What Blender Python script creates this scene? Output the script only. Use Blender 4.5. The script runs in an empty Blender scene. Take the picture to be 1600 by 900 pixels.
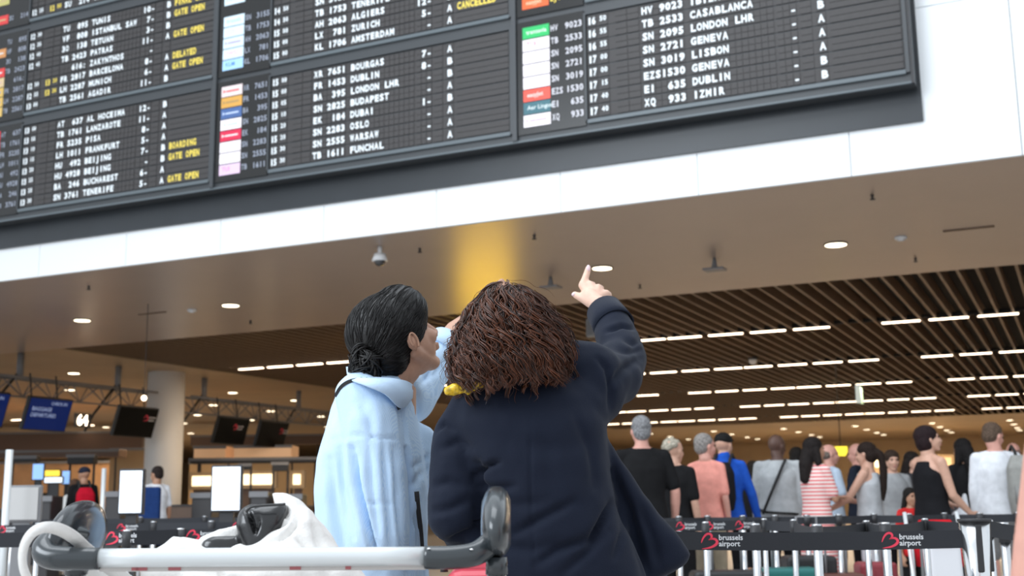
import bpy, bmesh, math, random
import numpy as np
from mathutils import Vector, Matrix, noise
from mathutils.bvhtree import BVHTree

random.seed(7)
rng = np.random.default_rng(7)
S = bpy.context.scene
COL = S.collection
PI = math.pi

# ------------------------------------------------------------------ camera
FPX = 1860.0
EYE = np.array([0.0, 0.0, 1.07])
_V = np.array([896.0, -327.0, -FPX]); _V /= np.linalg.norm(_V)
_U = np.array([4000.0, 385.0, FPX]); _U -= _U.dot(_V) * _V; _U /= np.linalg.norm(_U)
_Z = np.cross(_U, _V)
CM = np.array([_U, _V, _Z])                       # world = CM @ camera
FWD = -np.array([CM[0, 2], CM[1, 2], 0.0]); FWD /= np.linalg.norm(FWD)
RGT = np.array([FWD[1], -FWD[0], 0.0])
UP = np.array([0.0, 0.0, 1.0])
AWAY = math.atan2(-FWD[0], FWD[1])                # z rotation that makes local +Y look away from the viewer

cam = bpy.data.cameras.new('camera')
cam.sensor_width = 36.0
cam.lens = FPX / 1600 * 36
cam.clip_end = 300
cam.dof.use_dof = True
cam.dof.focus_distance = 2.55
cam.dof.aperture_fstop = 6.5
camo = bpy.data.objects.new('camera', cam); COL.objects.link(camo)
mw = Matrix.Identity(4)
for i in range(3):
    for j in range(3):
        mw[i][j] = CM[i, j]
    mw[i][3] = EYE[i]
camo.matrix_world = mw
S.camera = camo

# ------------------------------------------------------------------ light and exposure
world = bpy.data.worlds.new('world'); S.world = world
world.use_nodes = True
bg = world.node_tree.nodes['Background']
bg.inputs[0].default_value = (0.86, 0.93, 1.0, 1)
bg.inputs[1].default_value = 1.15
S.view_settings.view_transform = 'Standard'
S.view_settings.look = 'None'
S.view_settings.exposure = 0.0
S.view_settings.gamma = 1.0
S.view_settings.use_curve_mapping = False
try:
    S.cycles.use_denoising = True
    S.cycles.max_bounces = 8
    S.cycles.transparent_max_bounces = 12
    S.cycles.sample_clamp_indirect = 6.0
except Exception:
    pass


def area(name, loc, target, size, power, color, size_y=None):
    l = bpy.data.lights.new(name, 'AREA'); l.energy = power; l.color = color
    l.shape = 'RECTANGLE' if size_y else 'SQUARE'; l.size = size
    if size_y: l.size_y = size_y
    o = bpy.data.objects.new(name, l); COL.objects.link(o)
    o.location = loc
    o.rotation_euler = (Vector(target) - Vector(loc)).to_track_quat('-Z', 'Y').to_euler()
    return o


# the tall glazed front of the departures hall, behind and to the left of the viewer
area('hall_glazing_light', (-9.5, -7.0, 8.5), (-2.0, 4.0, 2.0), 9.0, 1500, (0.86, 0.93, 1.0), 6.0)
area('hall_skylight', (-4.0, 3.0, 13.0), (-4.0, 8.0, 0.0), 8.0, 700, (0.9, 0.95, 1.0), 8.0)
# warm ceiling lighting of the low hall, one run of lamps over each strip of the floor
for _y in (24.2, 36.8, 49.6):
    area('low_hall_lamps', (-6.5, _y, 4.38), (-6.5, _y, 0), 24.0, 760, (1.0, 0.79, 0.57), 0.12)
area('low_hall_lamps', (-30.0, 30.0, 4.38), (-30.0, 30.0, 0), 14.0, 560, (1.0, 0.76, 0.50), 0.3)
area('low_hall_lamps', (-42.0, 46.0, 4.38), (-42.0, 46.0, 0), 20.0, 900, (1.0, 0.76, 0.50), 0.3)
area('far_hall_lamps', (-8.0, 61.0, 4.38), (-8.0, 61.0, 0), 26.0, 1700, (1.0, 0.76, 0.50), 0.3)


# ------------------------------------------------------------------ helpers
def ray(px, py):
    return CM @ np.array([px - 800.0, -(py - 450.0), -FPX])


def W(px, py, d):
    """the world point seen at (px, py) whose horizontal distance straight ahead is d"""
    r = ray(px, py)
    return EYE + r * d / (r @ FWD)


def onz(px, py, z):
    r = ray(px, py); return EYE + r * (z - EYE[2]) / r[2]


def ony(px, py, y):
    r = ray(px, py); return EYE + r * y / r[1]


def onx(px, py, x):
    r = ray(px, py); return EYE + r * x / r[0]


def proj(P):
    P = np.atleast_2d(P); c = (P - EYE) @ CM
    return 800 + FPX * c[:, 0] / -c[:, 2], 450 - FPX * c[:, 1] / -c[:, 2]


MATS = {}


def mat(name, col, rough=0.6, metal=0.0, emit=0.0, ecol=None, bump=0.0, scale=60.0, var=0.0, trans=0.0,
        sheen=0.0, coat=0.0, stripes=None, alpha=1.0, spec=None, island=None, aniso=None):
    if name in MATS: return MATS[name]
    m = bpy.data.materials.new(name); m.use_nodes = True
    nt = m.node_tree; b = nt.nodes['Principled BSDF']
    b.inputs['Base Color'].default_value = (*col, 1)
    b.inputs['Roughness'].default_value = rough
    b.inputs['Metallic'].default_value = metal
    if spec is not None: b.inputs['Specular IOR Level'].default_value = spec
    if sheen: b.inputs['Sheen Weight'].default_value = sheen
    if coat: b.inputs['Coat Weight'].default_value = coat; b.inputs['Coat Roughness'].default_value = 0.08
    if trans: b.inputs['Transmission Weight'].default_value = trans
    if alpha < 1: b.inputs['Alpha'].default_value = alpha
    if emit:
        b.inputs['Emission Color'].default_value = (*(ecol or col), 1)
        b.inputs['Emission Strength'].default_value = emit
    tc = nt.nodes.new('ShaderNodeTexCoord')
    if bump or var:
        n = nt.nodes.new('ShaderNodeTexNoise'); n.inputs['Scale'].default_value = scale
        n.inputs['Detail'].default_value = 4
        nt.links.new(tc.outputs['Object'], n.inputs['Vector'])
        if bump:
            bp = nt.nodes.new('ShaderNodeBump'); bp.inputs['Strength'].default_value = bump
            bp.inputs['Distance'].default_value = 0.02
            nt.links.new(n.outputs['Fac'], bp.inputs['Height'])
            nt.links.new(bp.outputs['Normal'], b.inputs['Normal'])
        if var:
            r = nt.nodes.new('ShaderNodeValToRGB')
            r.color_ramp.elements[0].color = (*[c * (1 - var) for c in col], 1)
            r.color_ramp.elements[1].color = (*[min(1, c * (1 + var)) for c in col], 1)
            r.color_ramp.elements[0].position = 0.3; r.color_ramp.elements[1].position = 0.7
            nt.links.new(n.outputs['Fac'], r.inputs['Fac'])
            nt.links.new(r.outputs['Color'], b.inputs['Base Color'])
    if stripes:
        col2, sc, axis = stripes
        w = nt.nodes.new('ShaderNodeTexWave'); w.bands_direction = axis; w.inputs['Scale'].default_value = sc
        nt.links.new(tc.outputs['Object'], w.inputs['Vector'])
        r = nt.nodes.new('ShaderNodeValToRGB')
        r.color_ramp.elements[0].color = (*col, 1); r.color_ramp.elements[1].color = (*col2, 1)
        r.color_ramp.elements[0].position = 0.4; r.color_ramp.elements[1].position = 0.6
        nt.links.new(w.outputs['Fac'], r.inputs['Fac'])
        nt.links.new(r.outputs['Color'], b.inputs['Base Color'])
    if island:
        g = nt.nodes.new('ShaderNodeNewGeometry')
        r = nt.nodes.new('ShaderNodeValToRGB')
        r.color_ramp.elements[0].color = (*col, 1); r.color_ramp.elements[1].color = (*island, 1)
        nt.links.new(g.outputs['Random Per Island'], r.inputs['Fac'])
        nt.links.new(r.outputs['Color'], b.inputs['Base Color'])
    MATS[name] = m
    return m


def link(o, parent=None):
    COL.objects.link(o)
    if parent is not None: o.parent = parent
    return o


def tag(o, label=None, cat=None, group=None, kind=None):
    if label: o['label'] = label
    if cat: o['category'] = cat
    if group: o['group'] = group
    if kind: o['kind'] = kind
    return o


def thing(name, label, cat, loc=(0, 0, 0), rz=0.0, group=None):
    o = bpy.data.objects.new(name, None); o.empty_display_size = 0.1
    o.location = tuple(float(v) for v in loc); o.rotation_euler = (0, 0, rz)
    link(o); return tag(o, label, cat, group)


class MB:
    """collects shapes, then becomes one mesh object"""
    def __init__(s): s.v = []; s.f = []; s.m = []; s.n = 0; s.cur = 0

    def add(s, V, F):
        V = np.asarray(V, float).reshape(-1, 3)
        s.v.append(V)
        for f in F: s.f.append(tuple(int(i) + s.n for i in f)); s.m.append(s.cur)
        s.n += len(V); return s

    def box(s, c, size, rot=None):
        c = np.array(c, float); h = np.array(size, float) / 2
        V = np.array([[x, y, z] for x in (-1, 1) for y in (-1, 1) for z in (-1, 1)]) * h
        if rot is not None: V = V @ np.array(rot).T
        return s.add(V + c, [(0, 1, 3, 2), (4, 6, 7, 5), (0, 4, 5, 1), (2, 3, 7, 6), (0, 2, 6, 4), (1, 5, 7, 3)])

    def bb(s, x0, x1, y0, y1, z0, z1):
        return s.box(((x0 + x1) / 2, (y0 + y1) / 2, (z0 + z1) / 2), (x1 - x0, y1 - y0, z1 - z0))

    def tube(s, pts, r, n=10, cap=True):
        P = np.array(pts, float); k = len(P)
        R = np.full(k, r, float) if np.isscalar(r) else np.array(r, float)
        T = np.gradient(P, axis=0); T /= np.linalg.norm(T, axis=1)[:, None] + 1e-12
        a = np.array([0, 0, 1.0]) if abs(T[0][2]) < 0.9 else np.array([1.0, 0, 0])
        u = np.cross(T[0], a); u /= np.linalg.norm(u)
        V = []
        for i in range(k):
            u = u - u.dot(T[i]) * T[i]; u /= np.linalg.norm(u) + 1e-12
            w = np.cross(T[i], u)
            for j in range(n):
                t = 2 * PI * j / n
                V.append(P[i] + R[i] * (math.cos(t) * u + math.sin(t) * w))
        F = [(i * n + j, i * n + (j + 1) % n, (i + 1) * n + (j + 1) % n, (i + 1) * n + j) for i in range(k - 1) for j in range(n)]
        if cap: F += [tuple(range(n - 1, -1, -1)), tuple((k - 1) * n + j for j in range(n))]
        return s.add(V, F)

    def cyl(s, p0, p1, r0, r1=None, n=16):
        return s.tube([p0, p1], [r0, r1 if r1 is not None else r0], n)

    def sph(s, c, r, nu=14, nv=9, rot=None):
        r = np.array([r] * 3 if np.isscalar(r) else r, float)
        V = [(0, 0, 1)]; F = []
        for i in range(1, nv):
            p = PI * i / nv
            for j in range(nu):
                t = 2 * PI * j / nu
                V.append((math.sin(p) * math.cos(t), math.sin(p) * math.sin(t), math.cos(p)))
        V.append((0, 0, -1)); e = len(V) - 1
        for j in range(nu): F.append((0, 1 + j, 1 + (j + 1) % nu))
        for i in range(nv - 2):
            for j in range(nu):
                a = 1 + i * nu + j; b = 1 + i * nu + (j + 1) % nu
                F.append((a, a + nu, b + nu, b))
        for j in range(nu): F.append((e, e - nu + (j + 1) % nu, e - nu + j))
        V = np.array(V) * r
        if rot is not None: V = V @ np.array(rot).T
        return s.add(V + np.array(c, float), F)

    def cap(s, p0, p1, r0, r1=None):
        r1 = r0 if r1 is None else r1
        p0 = np.array(p0, float); p1 = np.array(p1, float)
        s.sph(p0, r0); s.sph(p1, r1)
        return s.cyl(p0, p1, r0, r1, 14)

    def limb(s, pts, rs):
        for i in range(len(pts) - 1): s.cap(pts[i], pts[i + 1], rs[i], rs[i + 1])
        return s

    def loft(s, rings, n=28, ex=2.4):
        """rings: (centre, half-width vector, half-depth vector) closed at both ends"""
        V = []
        for c, a, b in rings:
            c = np.array(c, float); a = np.array(a, float); b = np.array(b, float)
            for j in range(n):
                t = 2 * PI * j / n; ct, st = math.cos(t), math.sin(t)
                V.append(c + a * math.copysign(abs(ct) ** (2 / ex), ct) + b * math.copysign(abs(st) ** (2 / ex), st))
        k = len(rings)
        F = [(i * n + j, i * n + (j + 1) % n, (i + 1) * n + (j + 1) % n, (i + 1) * n + j) for i in range(k - 1) for j in range(n)]
        F += [tuple(range(n - 1, -1, -1)), tuple((k - 1) * n + j for j in range(n))]
        return s.add(V, F)

    def prism(s, poly, z0, z1, fr=None):
        """poly in local xy extruded z0..z1; fr = (origin, ex, ey, ez)"""
        n = len(poly)
        V = np.array([(x, y, z0) for x, y in poly] + [(x, y, z1) for x, y in poly], float)
        if fr is not None:
            o, ex, ey, ez = [np.array(q, float) for q in fr]
            V = o + V[:, :1] * ex + V[:, 1:2] * ey + V[:, 2:3] * ez
        F = [tuple(range(n - 1, -1, -1)), tuple(range(n, 2 * n))] + [(i, (i + 1) % n, n + (i + 1) % n, n + i) for i in range(n)]
        return s.add(V, F)

    def arrays(s): return np.vstack(s.v), s.f

    def mesh(s, name, mats, smooth=False, origin=None):
        V, F = s.arrays()
        if origin is not None: V = V - np.array(origin, float)
        me = bpy.data.meshes.new(name); me.from_pydata(V.tolist(), [], F)
        for m in (mats if isinstance(mats, (list, tuple)) else [mats]): me.materials.append(m)
        if any(s.m): me.polygons.foreach_set('material_index', s.m)
        if smooth: me.polygons.foreach_set('use_smooth', [True] * len(me.polygons))
        me.update(); return me

    def obj(s, name, mats, parent=None, smooth=False, origin=None, bevel=0.0, seg=2):
        if origin is None and parent is not None and parent.get('abs'): origin = parent.location
        o = link(bpy.data.objects.new(name, s.mesh(name, mats, smooth, origin)), parent)
        if bevel:
            b = o.modifiers.new('bevel', 'BEVEL'); b.width = bevel; b.segments = seg; b.limit_method = 'ANGLE'
        return o


def blob(name, mb, voxel, m, parent=None, it=4, fac=0.5, origin=None, post=None, apply=False):
    """joined primitives skinned over into one continuous surface"""
    o = mb.obj(name, m, parent, True, origin)
    r = o.modifiers.new('remesh', 'REMESH'); r.mode = 'VOXEL'; r.voxel_size = voxel; r.use_smooth_shade = True
    if it:
        q = o.modifiers.new('smooth', 'SMOOTH'); q.factor = fac; q.iterations = it
    if post or apply:
        dg = bpy.context.evaluated_depsgraph_get()
        me = bpy.data.meshes.new_from_object(o.evaluated_get(dg))
        o.modifiers.clear(); o.data = me; me.name = name
        if not me.materials: me.materials.append(m)
        off = np.array(o.parent.location if (o.parent is not None and o.parent.get('abs')) else (0, 0, 0))
        if post:
            n = len(me.vertices)
            V = np.empty(n * 3); me.vertices.foreach_get('co', V); V = V.reshape(-1, 3)
            N = np.empty(n * 3); me.vertex_normals.foreach_get('vector', N); N = N.reshape(-1, 3)
            V2 = post(V + off, N) - off
            me.vertices.foreach_set('co', V2.ravel()); me.update()
        me.polygons.foreach_set('use_smooth', [True] * len(me.polygons))
    return o


def nz(p, s, k=0.0):
    return noise.noise(Vector((p[0] * s + k, p[1] * s - k, p[2] * s + 2 * k)))


_glyph = {}
TXTM = None


def glyph(ch, bold=0.02):
    key = (ch, bold)
    if key not in _glyph:
        c = bpy.data.curves.new('g', 'FONT'); c.body = ch; c.size = 1.0; c.offset = bold; c.resolution_u = 2
        c.align_x = 'CENTER'
        o = bpy.data.objects.new('g', c); COL.objects.link(o)
        me = bpy.data.meshes.new_from_object(o.evaluated_get(bpy.context.evaluated_depsgraph_get()))
        V = np.array([v.co[:] for v in me.vertices]).reshape(-1, 3)
        F = [tuple(p.vertices) for p in me.polygons]
        bpy.data.objects.remove(o); bpy.data.curves.remove(c); bpy.data.meshes.remove(me)
        _glyph[key] = (V, F)
    return _glyph[key]


def letters(mb, text, o, ex, ez, pitch, h, wide=1.0, bold=0.03):
    """cell by cell lettering; o = centre of the first cell's base line"""
    o = np.array(o, float); ex = np.array(ex, float); ez = np.array(ez, float)
    for i, ch in enumerate(text):
        if ch == ' ': continue
        V, F = glyph(ch, bold)
        if len(V) == 0: continue
        w = max(V[:, 0].max() - V[:, 0].min(), 0.3)
        sx = min(pitch * 0.84 / w, h / 0.7 * 1.0) * wide
        P = o + ex * (i * pitch) + (V[:, :1] * sx) * ex + V[:, 1:2] * (h / 0.7) * ez
        mb.add(P, F)
    return mb


def text_mb(text, o, ex, ez, size, bold=0.01):
    """proportional lettering on one line"""
    c = bpy.data.curves.new('t', 'FONT'); c.body = text; c.size = size; c.offset = bold * size; c.resolution_u = 2
    ob = bpy.data.objects.new('t', c); COL.objects.link(ob)
    me = bpy.data.meshes.new_from_object(ob.evaluated_get(bpy.context.evaluated_depsgraph_get()))
    V = np.array([v.co[:] for v in me.vertices]).reshape(-1, 3); F = [tuple(p.vertices) for p in me.polygons]
    bpy.data.objects.remove(ob); bpy.data.curves.remove(c); bpy.data.meshes.remove(me)
    mb = MB(); o = np.array(o, float)
    mb.add(o + V[:, :1] * np.array(ex) + V[:, 1:2] * np.array(ez), F)
    return mb


def copy_tree(o, parent=None):
    c = o.copy(); COL.objects.link(c)
    if parent is not None: c.parent = parent
    for ch in list(o.children): copy_tree(ch, c)
    return c


# ------------------------------------------------------------------ materials of the setting
M_white = mat('white_fascia_panel', (0.90, 0.93, 0.95), 0.45, bump=0.02, scale=3)
M_slab = mat('taupe_ceiling_metal', (0.36, 0.285, 0.24), 0.30, var=0.04, scale=1.2, spec=0.8)
M_slat = mat('bronze_slat', (0.16, 0.10, 0.06), 0.5, var=0.1, scale=4)
M_void = mat('dark_plenum', (0.012, 0.011, 0.011), 0.9, var=0.2, scale=2)
M_tan = mat('tan_ceiling', (0.38, 0.275, 0.165), 0.45, var=0.1, scale=0.8)
M_wall = mat('tan_hall_wall', (0.46, 0.33, 0.19), 0.6, var=0.12, scale=0.6)
M_lamp = mat('warm_lamp', (1, 0.86, 0.66), 0.5, emit=6.5, ecol=(1.0, 0.78, 0.56), var=0.001, scale=3)
M_lamp2 = mat('downlight_glow', (1, 0.9, 0.7), 0.5, emit=6.0, ecol=(1.0, 0.84, 0.60), var=0.001, scale=3)
M_dark = mat('dark_metal', (0.03, 0.03, 0.033), 0.5, bump=0.03, scale=20)
M_grey = mat('grey_metal', (0.22, 0.22, 0.23), 0.45, bump=0.03, scale=20)
M_chrome = mat('brushed_steel', (0.62, 0.63, 0.65), 0.22, 1.0, bump=0.02, scale=40)
M_col = mat('white_plaster_column', (0.90, 0.87, 0.83), 0.6, bump=0.05, scale=8)
M_floor = None

ZC = 4.5
_ORD = ['nearest', 'second', 'third', 'fourth', 'fifth', 'sixth', 'seventh', 'eighth', 'ninth', 'tenth', 'eleventh', 'twelfth', 'thirteenth', 'fourteenth', 'fifteenth', 'sixteenth',
        'seventeenth', 'eighteenth', 'nineteenth', 'twentieth', 'twenty-first', 'twenty-second', 'twenty-third', 'twenty-fourth', 'twenty-fifth', 'twenty-sixth', 'twenty-seventh']
# ------------------------------------------------------------------ floor
m = bpy.data.materials.new('polished_floor_tiles'); m.use_nodes = True
nt = m.node_tree; b = nt.nodes['Principled BSDF']
tc = nt.nodes.new('ShaderNodeTexCoord'); br = nt.nodes.new('ShaderNodeTexBrick')
br.offset = 0; br.inputs['Scale'].default_value = 1.0; br.inputs['Brick Width'].default_value = 0.6; br.inputs['Row Height'].default_value = 0.6
br.inputs['Mortar Size'].default_value = 0.004
br.inputs['Color1'].default_value = (0.52, 0.50, 0.48, 1); br.inputs['Color2'].default_value = (0.48, 0.46, 0.44, 1); br.inputs['Mortar'].default_value = (0.2, 0.19, 0.18, 1)
nt.links.new(tc.outputs['Object'], br.inputs['Vector']); nt.links.new(br.outputs['Color'], b.inputs['Base Color'])
b.inputs['Roughness'].default_value = 0.3
tag(MB().bb(-64, 14, -14, 74, -0.1, 0).obj('floor', m), kind='structure')

# ------------------------------------------------------------------ white fascia wall above the low ceiling
YW = 12.79
wall = tag(bpy.data.objects.new('wall_front', None), kind='structure'); link(wall)
zs = [ZC, 6.27, 8.1, 9.9, 11.7, 13.4]
xs = [-0.276 + 1.7 * k for k in range(-12, 7)]
pm = {}
for a, b_ in zip(zs[:-1], zs[1:]):
    h = b_ - a
    me = MB().bb(0.004, 1.696, 0, 0.05, 0.004, h - 0.004).mesh('panel', M_white)
    for x in xs:
        o = link(bpy.data.objects.new('panel', me), wall); o.location = (x, YW, a)
MB().bb(-21, 12, YW + 0.05, YW + 0.3, ZC + 0.02, 13.4).obj('backing', M_grey, wall)

# ------------------------------------------------------------------ low ceiling
Y2, Y3, XB = 19.0, 53.2, -19.8
ceil = link(bpy.data.objects.new('ceiling', None)); tag(ceil, kind='structure')
MB().bb(-62, 14, YW + 0.051, Y2, ZC, ZC + 0.019).obj('front_soffit', M_slab, ceil)
MB().bb(-62, XB, Y2, 72, ZC, ZC + 0.35).obj('check_in_soffit', M_tan, ceil)
MB().bb(XB, 14, Y3, 72, ZC, ZC + 0.35).obj('rear_soffit', M_tan, ceil)
MB().bb(XB, 14, Y2, Y3, 5.35, 5.45).obj('plenum', M_void, ceil)
me = MB().bb(-0.024, 0.024, Y2, Y3, ZC, ZC + 0.22).mesh('slat', M_slat)
x = -0.637 - 0.2785 * 69
while x < 13.9:
    if x > XB + 0.05:
        o = link(bpy.data.objects.new('slat', me), ceil); o.location = (x, 0, 0)
    x += 0.2785
for _a, _b, _c, _d in ((XB - .1, XB, Y2, Y3), (13.9, 14, Y2, Y3), (XB, 14, Y2 - .1, Y2), (XB, 14, Y3, Y3 + .1)):
    MB().bb(_a, _b, _c, _d, ZC + .02, 5.4).obj('plenum_light_block', M_void, ceil)  # unseen boxes added to keep outside light from leaking in above the slats
ROWS = [24.04, 30.38, 36.7, 43.1, 49.5]
for y in ROWS:
    MB().bb(XB, 14, y - 0.05, y + 0.05, ZC + 0.03, ZC + 0.10).obj('lamp_rail', M_void, ceil)
tag(MB().bb(-62, 14, 72, 72.3, 0, ZC + 0.3).obj('wall_back', M_wall), kind='structure')
tag(MB().bb(-62.3, -62, 12.8, 72, 0, ZC + 0.3).obj('wall_left', M_wall), kind='structure')
tag(MB().bb(14, 14.3, 12.8, 72, 0, ZC + 0.3).obj('wall_right', M_wall), kind='structure')

# ------------------------------------------------------------------ linear lamps, four bulbs in each
_order = ['row nearest the departure board', 'second row behind the departure board', 'third row behind the departure board',
          'fourth row behind the departure board', 'row farthest from the departure board']
seg_house = MB().bb(0, 0.775, -0.05, 0.05, 0.0, 0.04).mesh('housing', M_dark)
lampm = MB(); lampm.bb(0.0, 0.165, -0.045, 0.045, -0.02, 0.0)
lampme = lampm.mesh('lamp', M_lamp)
allm = MB()
for k in range(4): allm.bb(0.03 + k * 0.183, 0.195 + k * 0.183, -0.045, 0.045, -0.02, 0.0)
allme = allm.mesh('lamp', M_lamp)
for ri, y in enumerate(ROWS):
    made = []
    for gap in (-27.29, -19.47, -11.65, -3.83, 3.99):
        for grp in (0, 1):
            for k in range(4):
                x = gap + 0.485 + grp * 3.44 + k * 0.883
                if x < XB + 0.1 or x > 7.5: continue
                px, py = proj([[x, y, ZC]])
                if px[0] > 1640 or px[0] < -20: continue
                t = thing('ceiling_lamp', '', 'lamp', (x, y, ZC - 0.01), 0, 'ceiling lamps in the ' + _order[ri])
                link(bpy.data.objects.new('housing', seg_house), t)
                if ri < 2:
                    for q in range(4):
                        l = link(bpy.data.objects.new('lamp', lampme), t); l.location = (0.03 + q * 0.183, 0, 0)
                else:
                    link(bpy.data.objects.new('lamp', allme), t)
                made.append((px[0], t))
    for n_, (_, t) in enumerate(sorted(made, key=lambda q: -q[0])):
        t['label'] = 'four-bulb lamp strip, %s from the picture\'s right edge, %s' % ('first' if n_ == 0 else _ORD[n_], _order[ri])

# ------------------------------------------------------------------ round downlights
dr = MB(); dr.tube([(math.cos(t) * 0.15, math.sin(t) * 0.15, -0.005) for t in np.linspace(0, 2 * PI, 29)], 0.012, 6, False)
ringme = dr.mesh('trim_ring', M_dark, True)
discme = MB().cyl((0, 0, -0.018), (0, 0, 0.0), 0.142, 0.142, 24).mesh('diffuser', M_lamp2)


def downlight(x, y, label, group):
    t = thing('downlight', label, 'lamp', (x, y, ZC), 0, group)
    link(bpy.data.objects.new('trim_ring', ringme), t); link(bpy.data.objects.new('diffuser', discme), t)


for x, l in ((-16.41, 'round downlight at the board end over the check-in side, leftmost of the smooth front soffit'), (-13.01, 'round downlight in the smooth soffit above the dark-haired woman\'s left'),
             (-9.6, 'round downlight in the soffit just over the dark-haired woman\'s head'), (-6.17, 'round downlight in the soffit beside the pointing finger'),
             (-2.77, 'round downlight in the soffit, nearest the right end of the board')):
    downlight(x, 16.21, l, None)
for ci, x in enumerate((-23.1, -26.45, -29.8, -33.2, -37.4)):
    for yi, y in enumerate((22.63, 25.8, 29.0, 32.2, 35.4, 38.6, 44, 50)):
        if x == -37.4 and y < 33: continue
        px, py = proj([[x, y, ZC]])
        if -10 < px[0] < 560:
            downlight(x, y, '%s round downlight of the line over the check-in side that is %s to the slats' % (_ORD[yi], _ORD[ci]), 'downlights over the check-in desks')
for ci, x in enumerate((-2.75, -6.05, -9.48, -12.85, -16.3, -19.6)):
    for yi, y in enumerate((57.7, 61.0, 64.2, 66.5)):
        downlight(x, y, '%s tiny downlight of the far-end line that is %s to the picture\'s right edge' % (_ORD[yi], _ORD[ci]), 'downlights at the far end of the hall')

for n_, (x, y, l) in enumerate([(-50.2 + .95 * k, 44.7 - .14 * k, .8) for k in range(6)] + [(-45.3 + .9 * k, 44.9 - .3 * k, .7) for k in range(4)] + [(-37.25, 33.46, .6), (-37.7, 37.3, .9)]):
    t = thing('ceiling_lamp', 'warm lamp strip in the tan ceiling over the far left desks, %s of them' % ('first' if n_ == 0 else _ORD[n_]), 'lamp', (x, y, ZC - .01), 0, 'lamp strips over the far left desks')
    MB().bb(0, l, -.05, .05, 0, .01).obj('housing', M_dark, t); MB().bb(.02, l - .02, -.045, .045, -.02, 0).obj('lamp', M_lamp, t)

# ------------------------------------------------------------------ small fittings on the front soffit
t = thing('dome_camera', 'white dome security camera under the soffit above the dark-haired woman', 'camera', (-8.28, 13.4, ZC))
M_wp = mat('white_plastic', (0.8, 0.81, 0.82), 0.35, bump=0.01, scale=30)
MB().cyl((0, 0, -0.12), (0, 0, 0), 0.03, 0.03).obj('stem', M_wp, t, True)
MB().cyl((0, 0, -0.20), (0, 0, -0.10), 0.11, 0.075, 20).obj('body', M_wp, t, True)
MB().sph((0, 0, -0.20), 0.075).obj('lens_dome', mat('smoked_dome', (0.02, 0.02, 0.02), 0.1, coat=1, bump=0.01), t, True)
for (x, y, lab) in ((-7.12, 16.48, 'grey square speaker plate hung under the soffit above the curly hair'), (-4.5, 16.32, 'grey square speaker plate hung under the soffit right of the pointing hand')):
    t = thing('ceiling_speaker', lab, 'speaker', (x, y, ZC))
    MB().cyl((0, 0, -0.16), (0, 0, 0), 0.05, 0.02).obj('stem', M_grey, t, True)
    MB().box((0, 0, -0.17), (0.30, 0.22, 0.03)).obj('plate', M_grey, t, bevel=0.006)
for (x, y, lab) in ((-13.92, 16.29, 'small white smoke detector on the soffit left of the dark-haired woman'), (-1.92, 16.2, 'small white smoke detector on the soffit below the board\'s right corner')):
    t = thing('smoke_detector', lab, 'detector', (x, y, ZC))
    MB().cyl((0, 0, -0.03), (0, 0, 0), 0.075, 0.085, 20).obj('body', M_wp, t, True)
    MB().cyl((0, 0, -0.05), (0, 0, -0.03), 0.04, 0.05, 16).obj('sensor_cap', M_wp, t, True)
for (x, y, lab) in ((-1.9, 13.7, 'near the fascia under the board\'s right corner'), (-7.87, 13.76, 'just right of the white dome camera'), (-6.16, 13.75, 'right of the amber reflection near the fascia'), (-13.79, 13.72, 'near the fascia at the far left'),
                    (-13.81, 17.8, 'at the slat edge left of the dark-haired woman'), (-1.92, 17.73, 'at the slat edge below the right smoke detector'), (-6.15, 17.83, 'at the slat edge right of the pointing hand')):
    t = thing('sprinkler', 'tiny dark sprinkler head on the soffit, ' + lab, 'sprinkler', (x, y, ZC), 0, 'sprinkler heads on the front soffit')
    MB().cyl((0, 0, -0.05), (0, 0, 0), 0.012, 0.02).obj('nozzle', M_dark, t, True)
    MB().cyl((0, 0, -0.06), (0, 0, -0.05), 0.03, 0.03).obj('deflector', M_dark, t, True)
for (x, y, lab) in ((-1.06, 16.07, 'thin flush metal strip on the soffit below the board\'s right corner'), (-14.76, 16.22, 'thin flush dark slot on the soffit left of the smoke detector')):
    t = tag(MB().box((x, y, ZC - 0.008), (0.62, 0.05, 0.016)).obj('soffit_strip', M_slat, bevel=0.003), lab, 'ceiling strip')
# hanging speaker box, exit sign, dome in the slats
t = thing('hanging_speaker', 'grey box speaker hanging at the slat edge beside the navy sleeve', 'speaker', (-7.93, 20.2, ZC))
MB().cyl((0, 0, -0.1), (0, 0, 0.1), 0.015).obj('rod', M_dark, t)
MB().box((0, 0, -0.27), (0.16, 0.14, 0.34)).obj('cabinet', mat('speaker_grey', (0.32, 0.32, 0.31), 0.5, bump=0.05), t, bevel=0.01)
MB().box((0, -0.072, -0.27), (0.12, 0.008, 0.26)).obj('grille', M_grey, t)
t = thing('hanging_sign', 'narrow pale green hanging sign box among the slat lights', 'sign', (-5.84, 36.78, ZC))
MB().cyl((0, 0, -0.05), (0, 0, 0.1), 0.015).obj('rod', M_dark, t)
MB().box((0, 0, -0.32), (0.06, 0.7, 0.55)).obj('casing', mat('pale_green_box', (0.35, 0.55, 0.42), 0.4, bump=0.02), t, bevel=0.01)
MB().box((0, -0.355, -0.32), (0.15, 0.01, 0.55)).obj('face', mat('pale_sign_face', (0.75, 0.85, 0.8), 0.4, emit=0.5, bump=0.01), t)
t = thing('dome_camera', 'small pale dome camera among the slats over the queue', 'camera', (-7.04, 28.64, ZC))
MB().sph((0, 0, -0.06), (0.1, 0.1, 0.09)).obj('dome', M_wp, t, True); MB().cyl((0, 0, -0.03), (0, 0, 0.03), 0.12).obj('base', M_dark, t)

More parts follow.
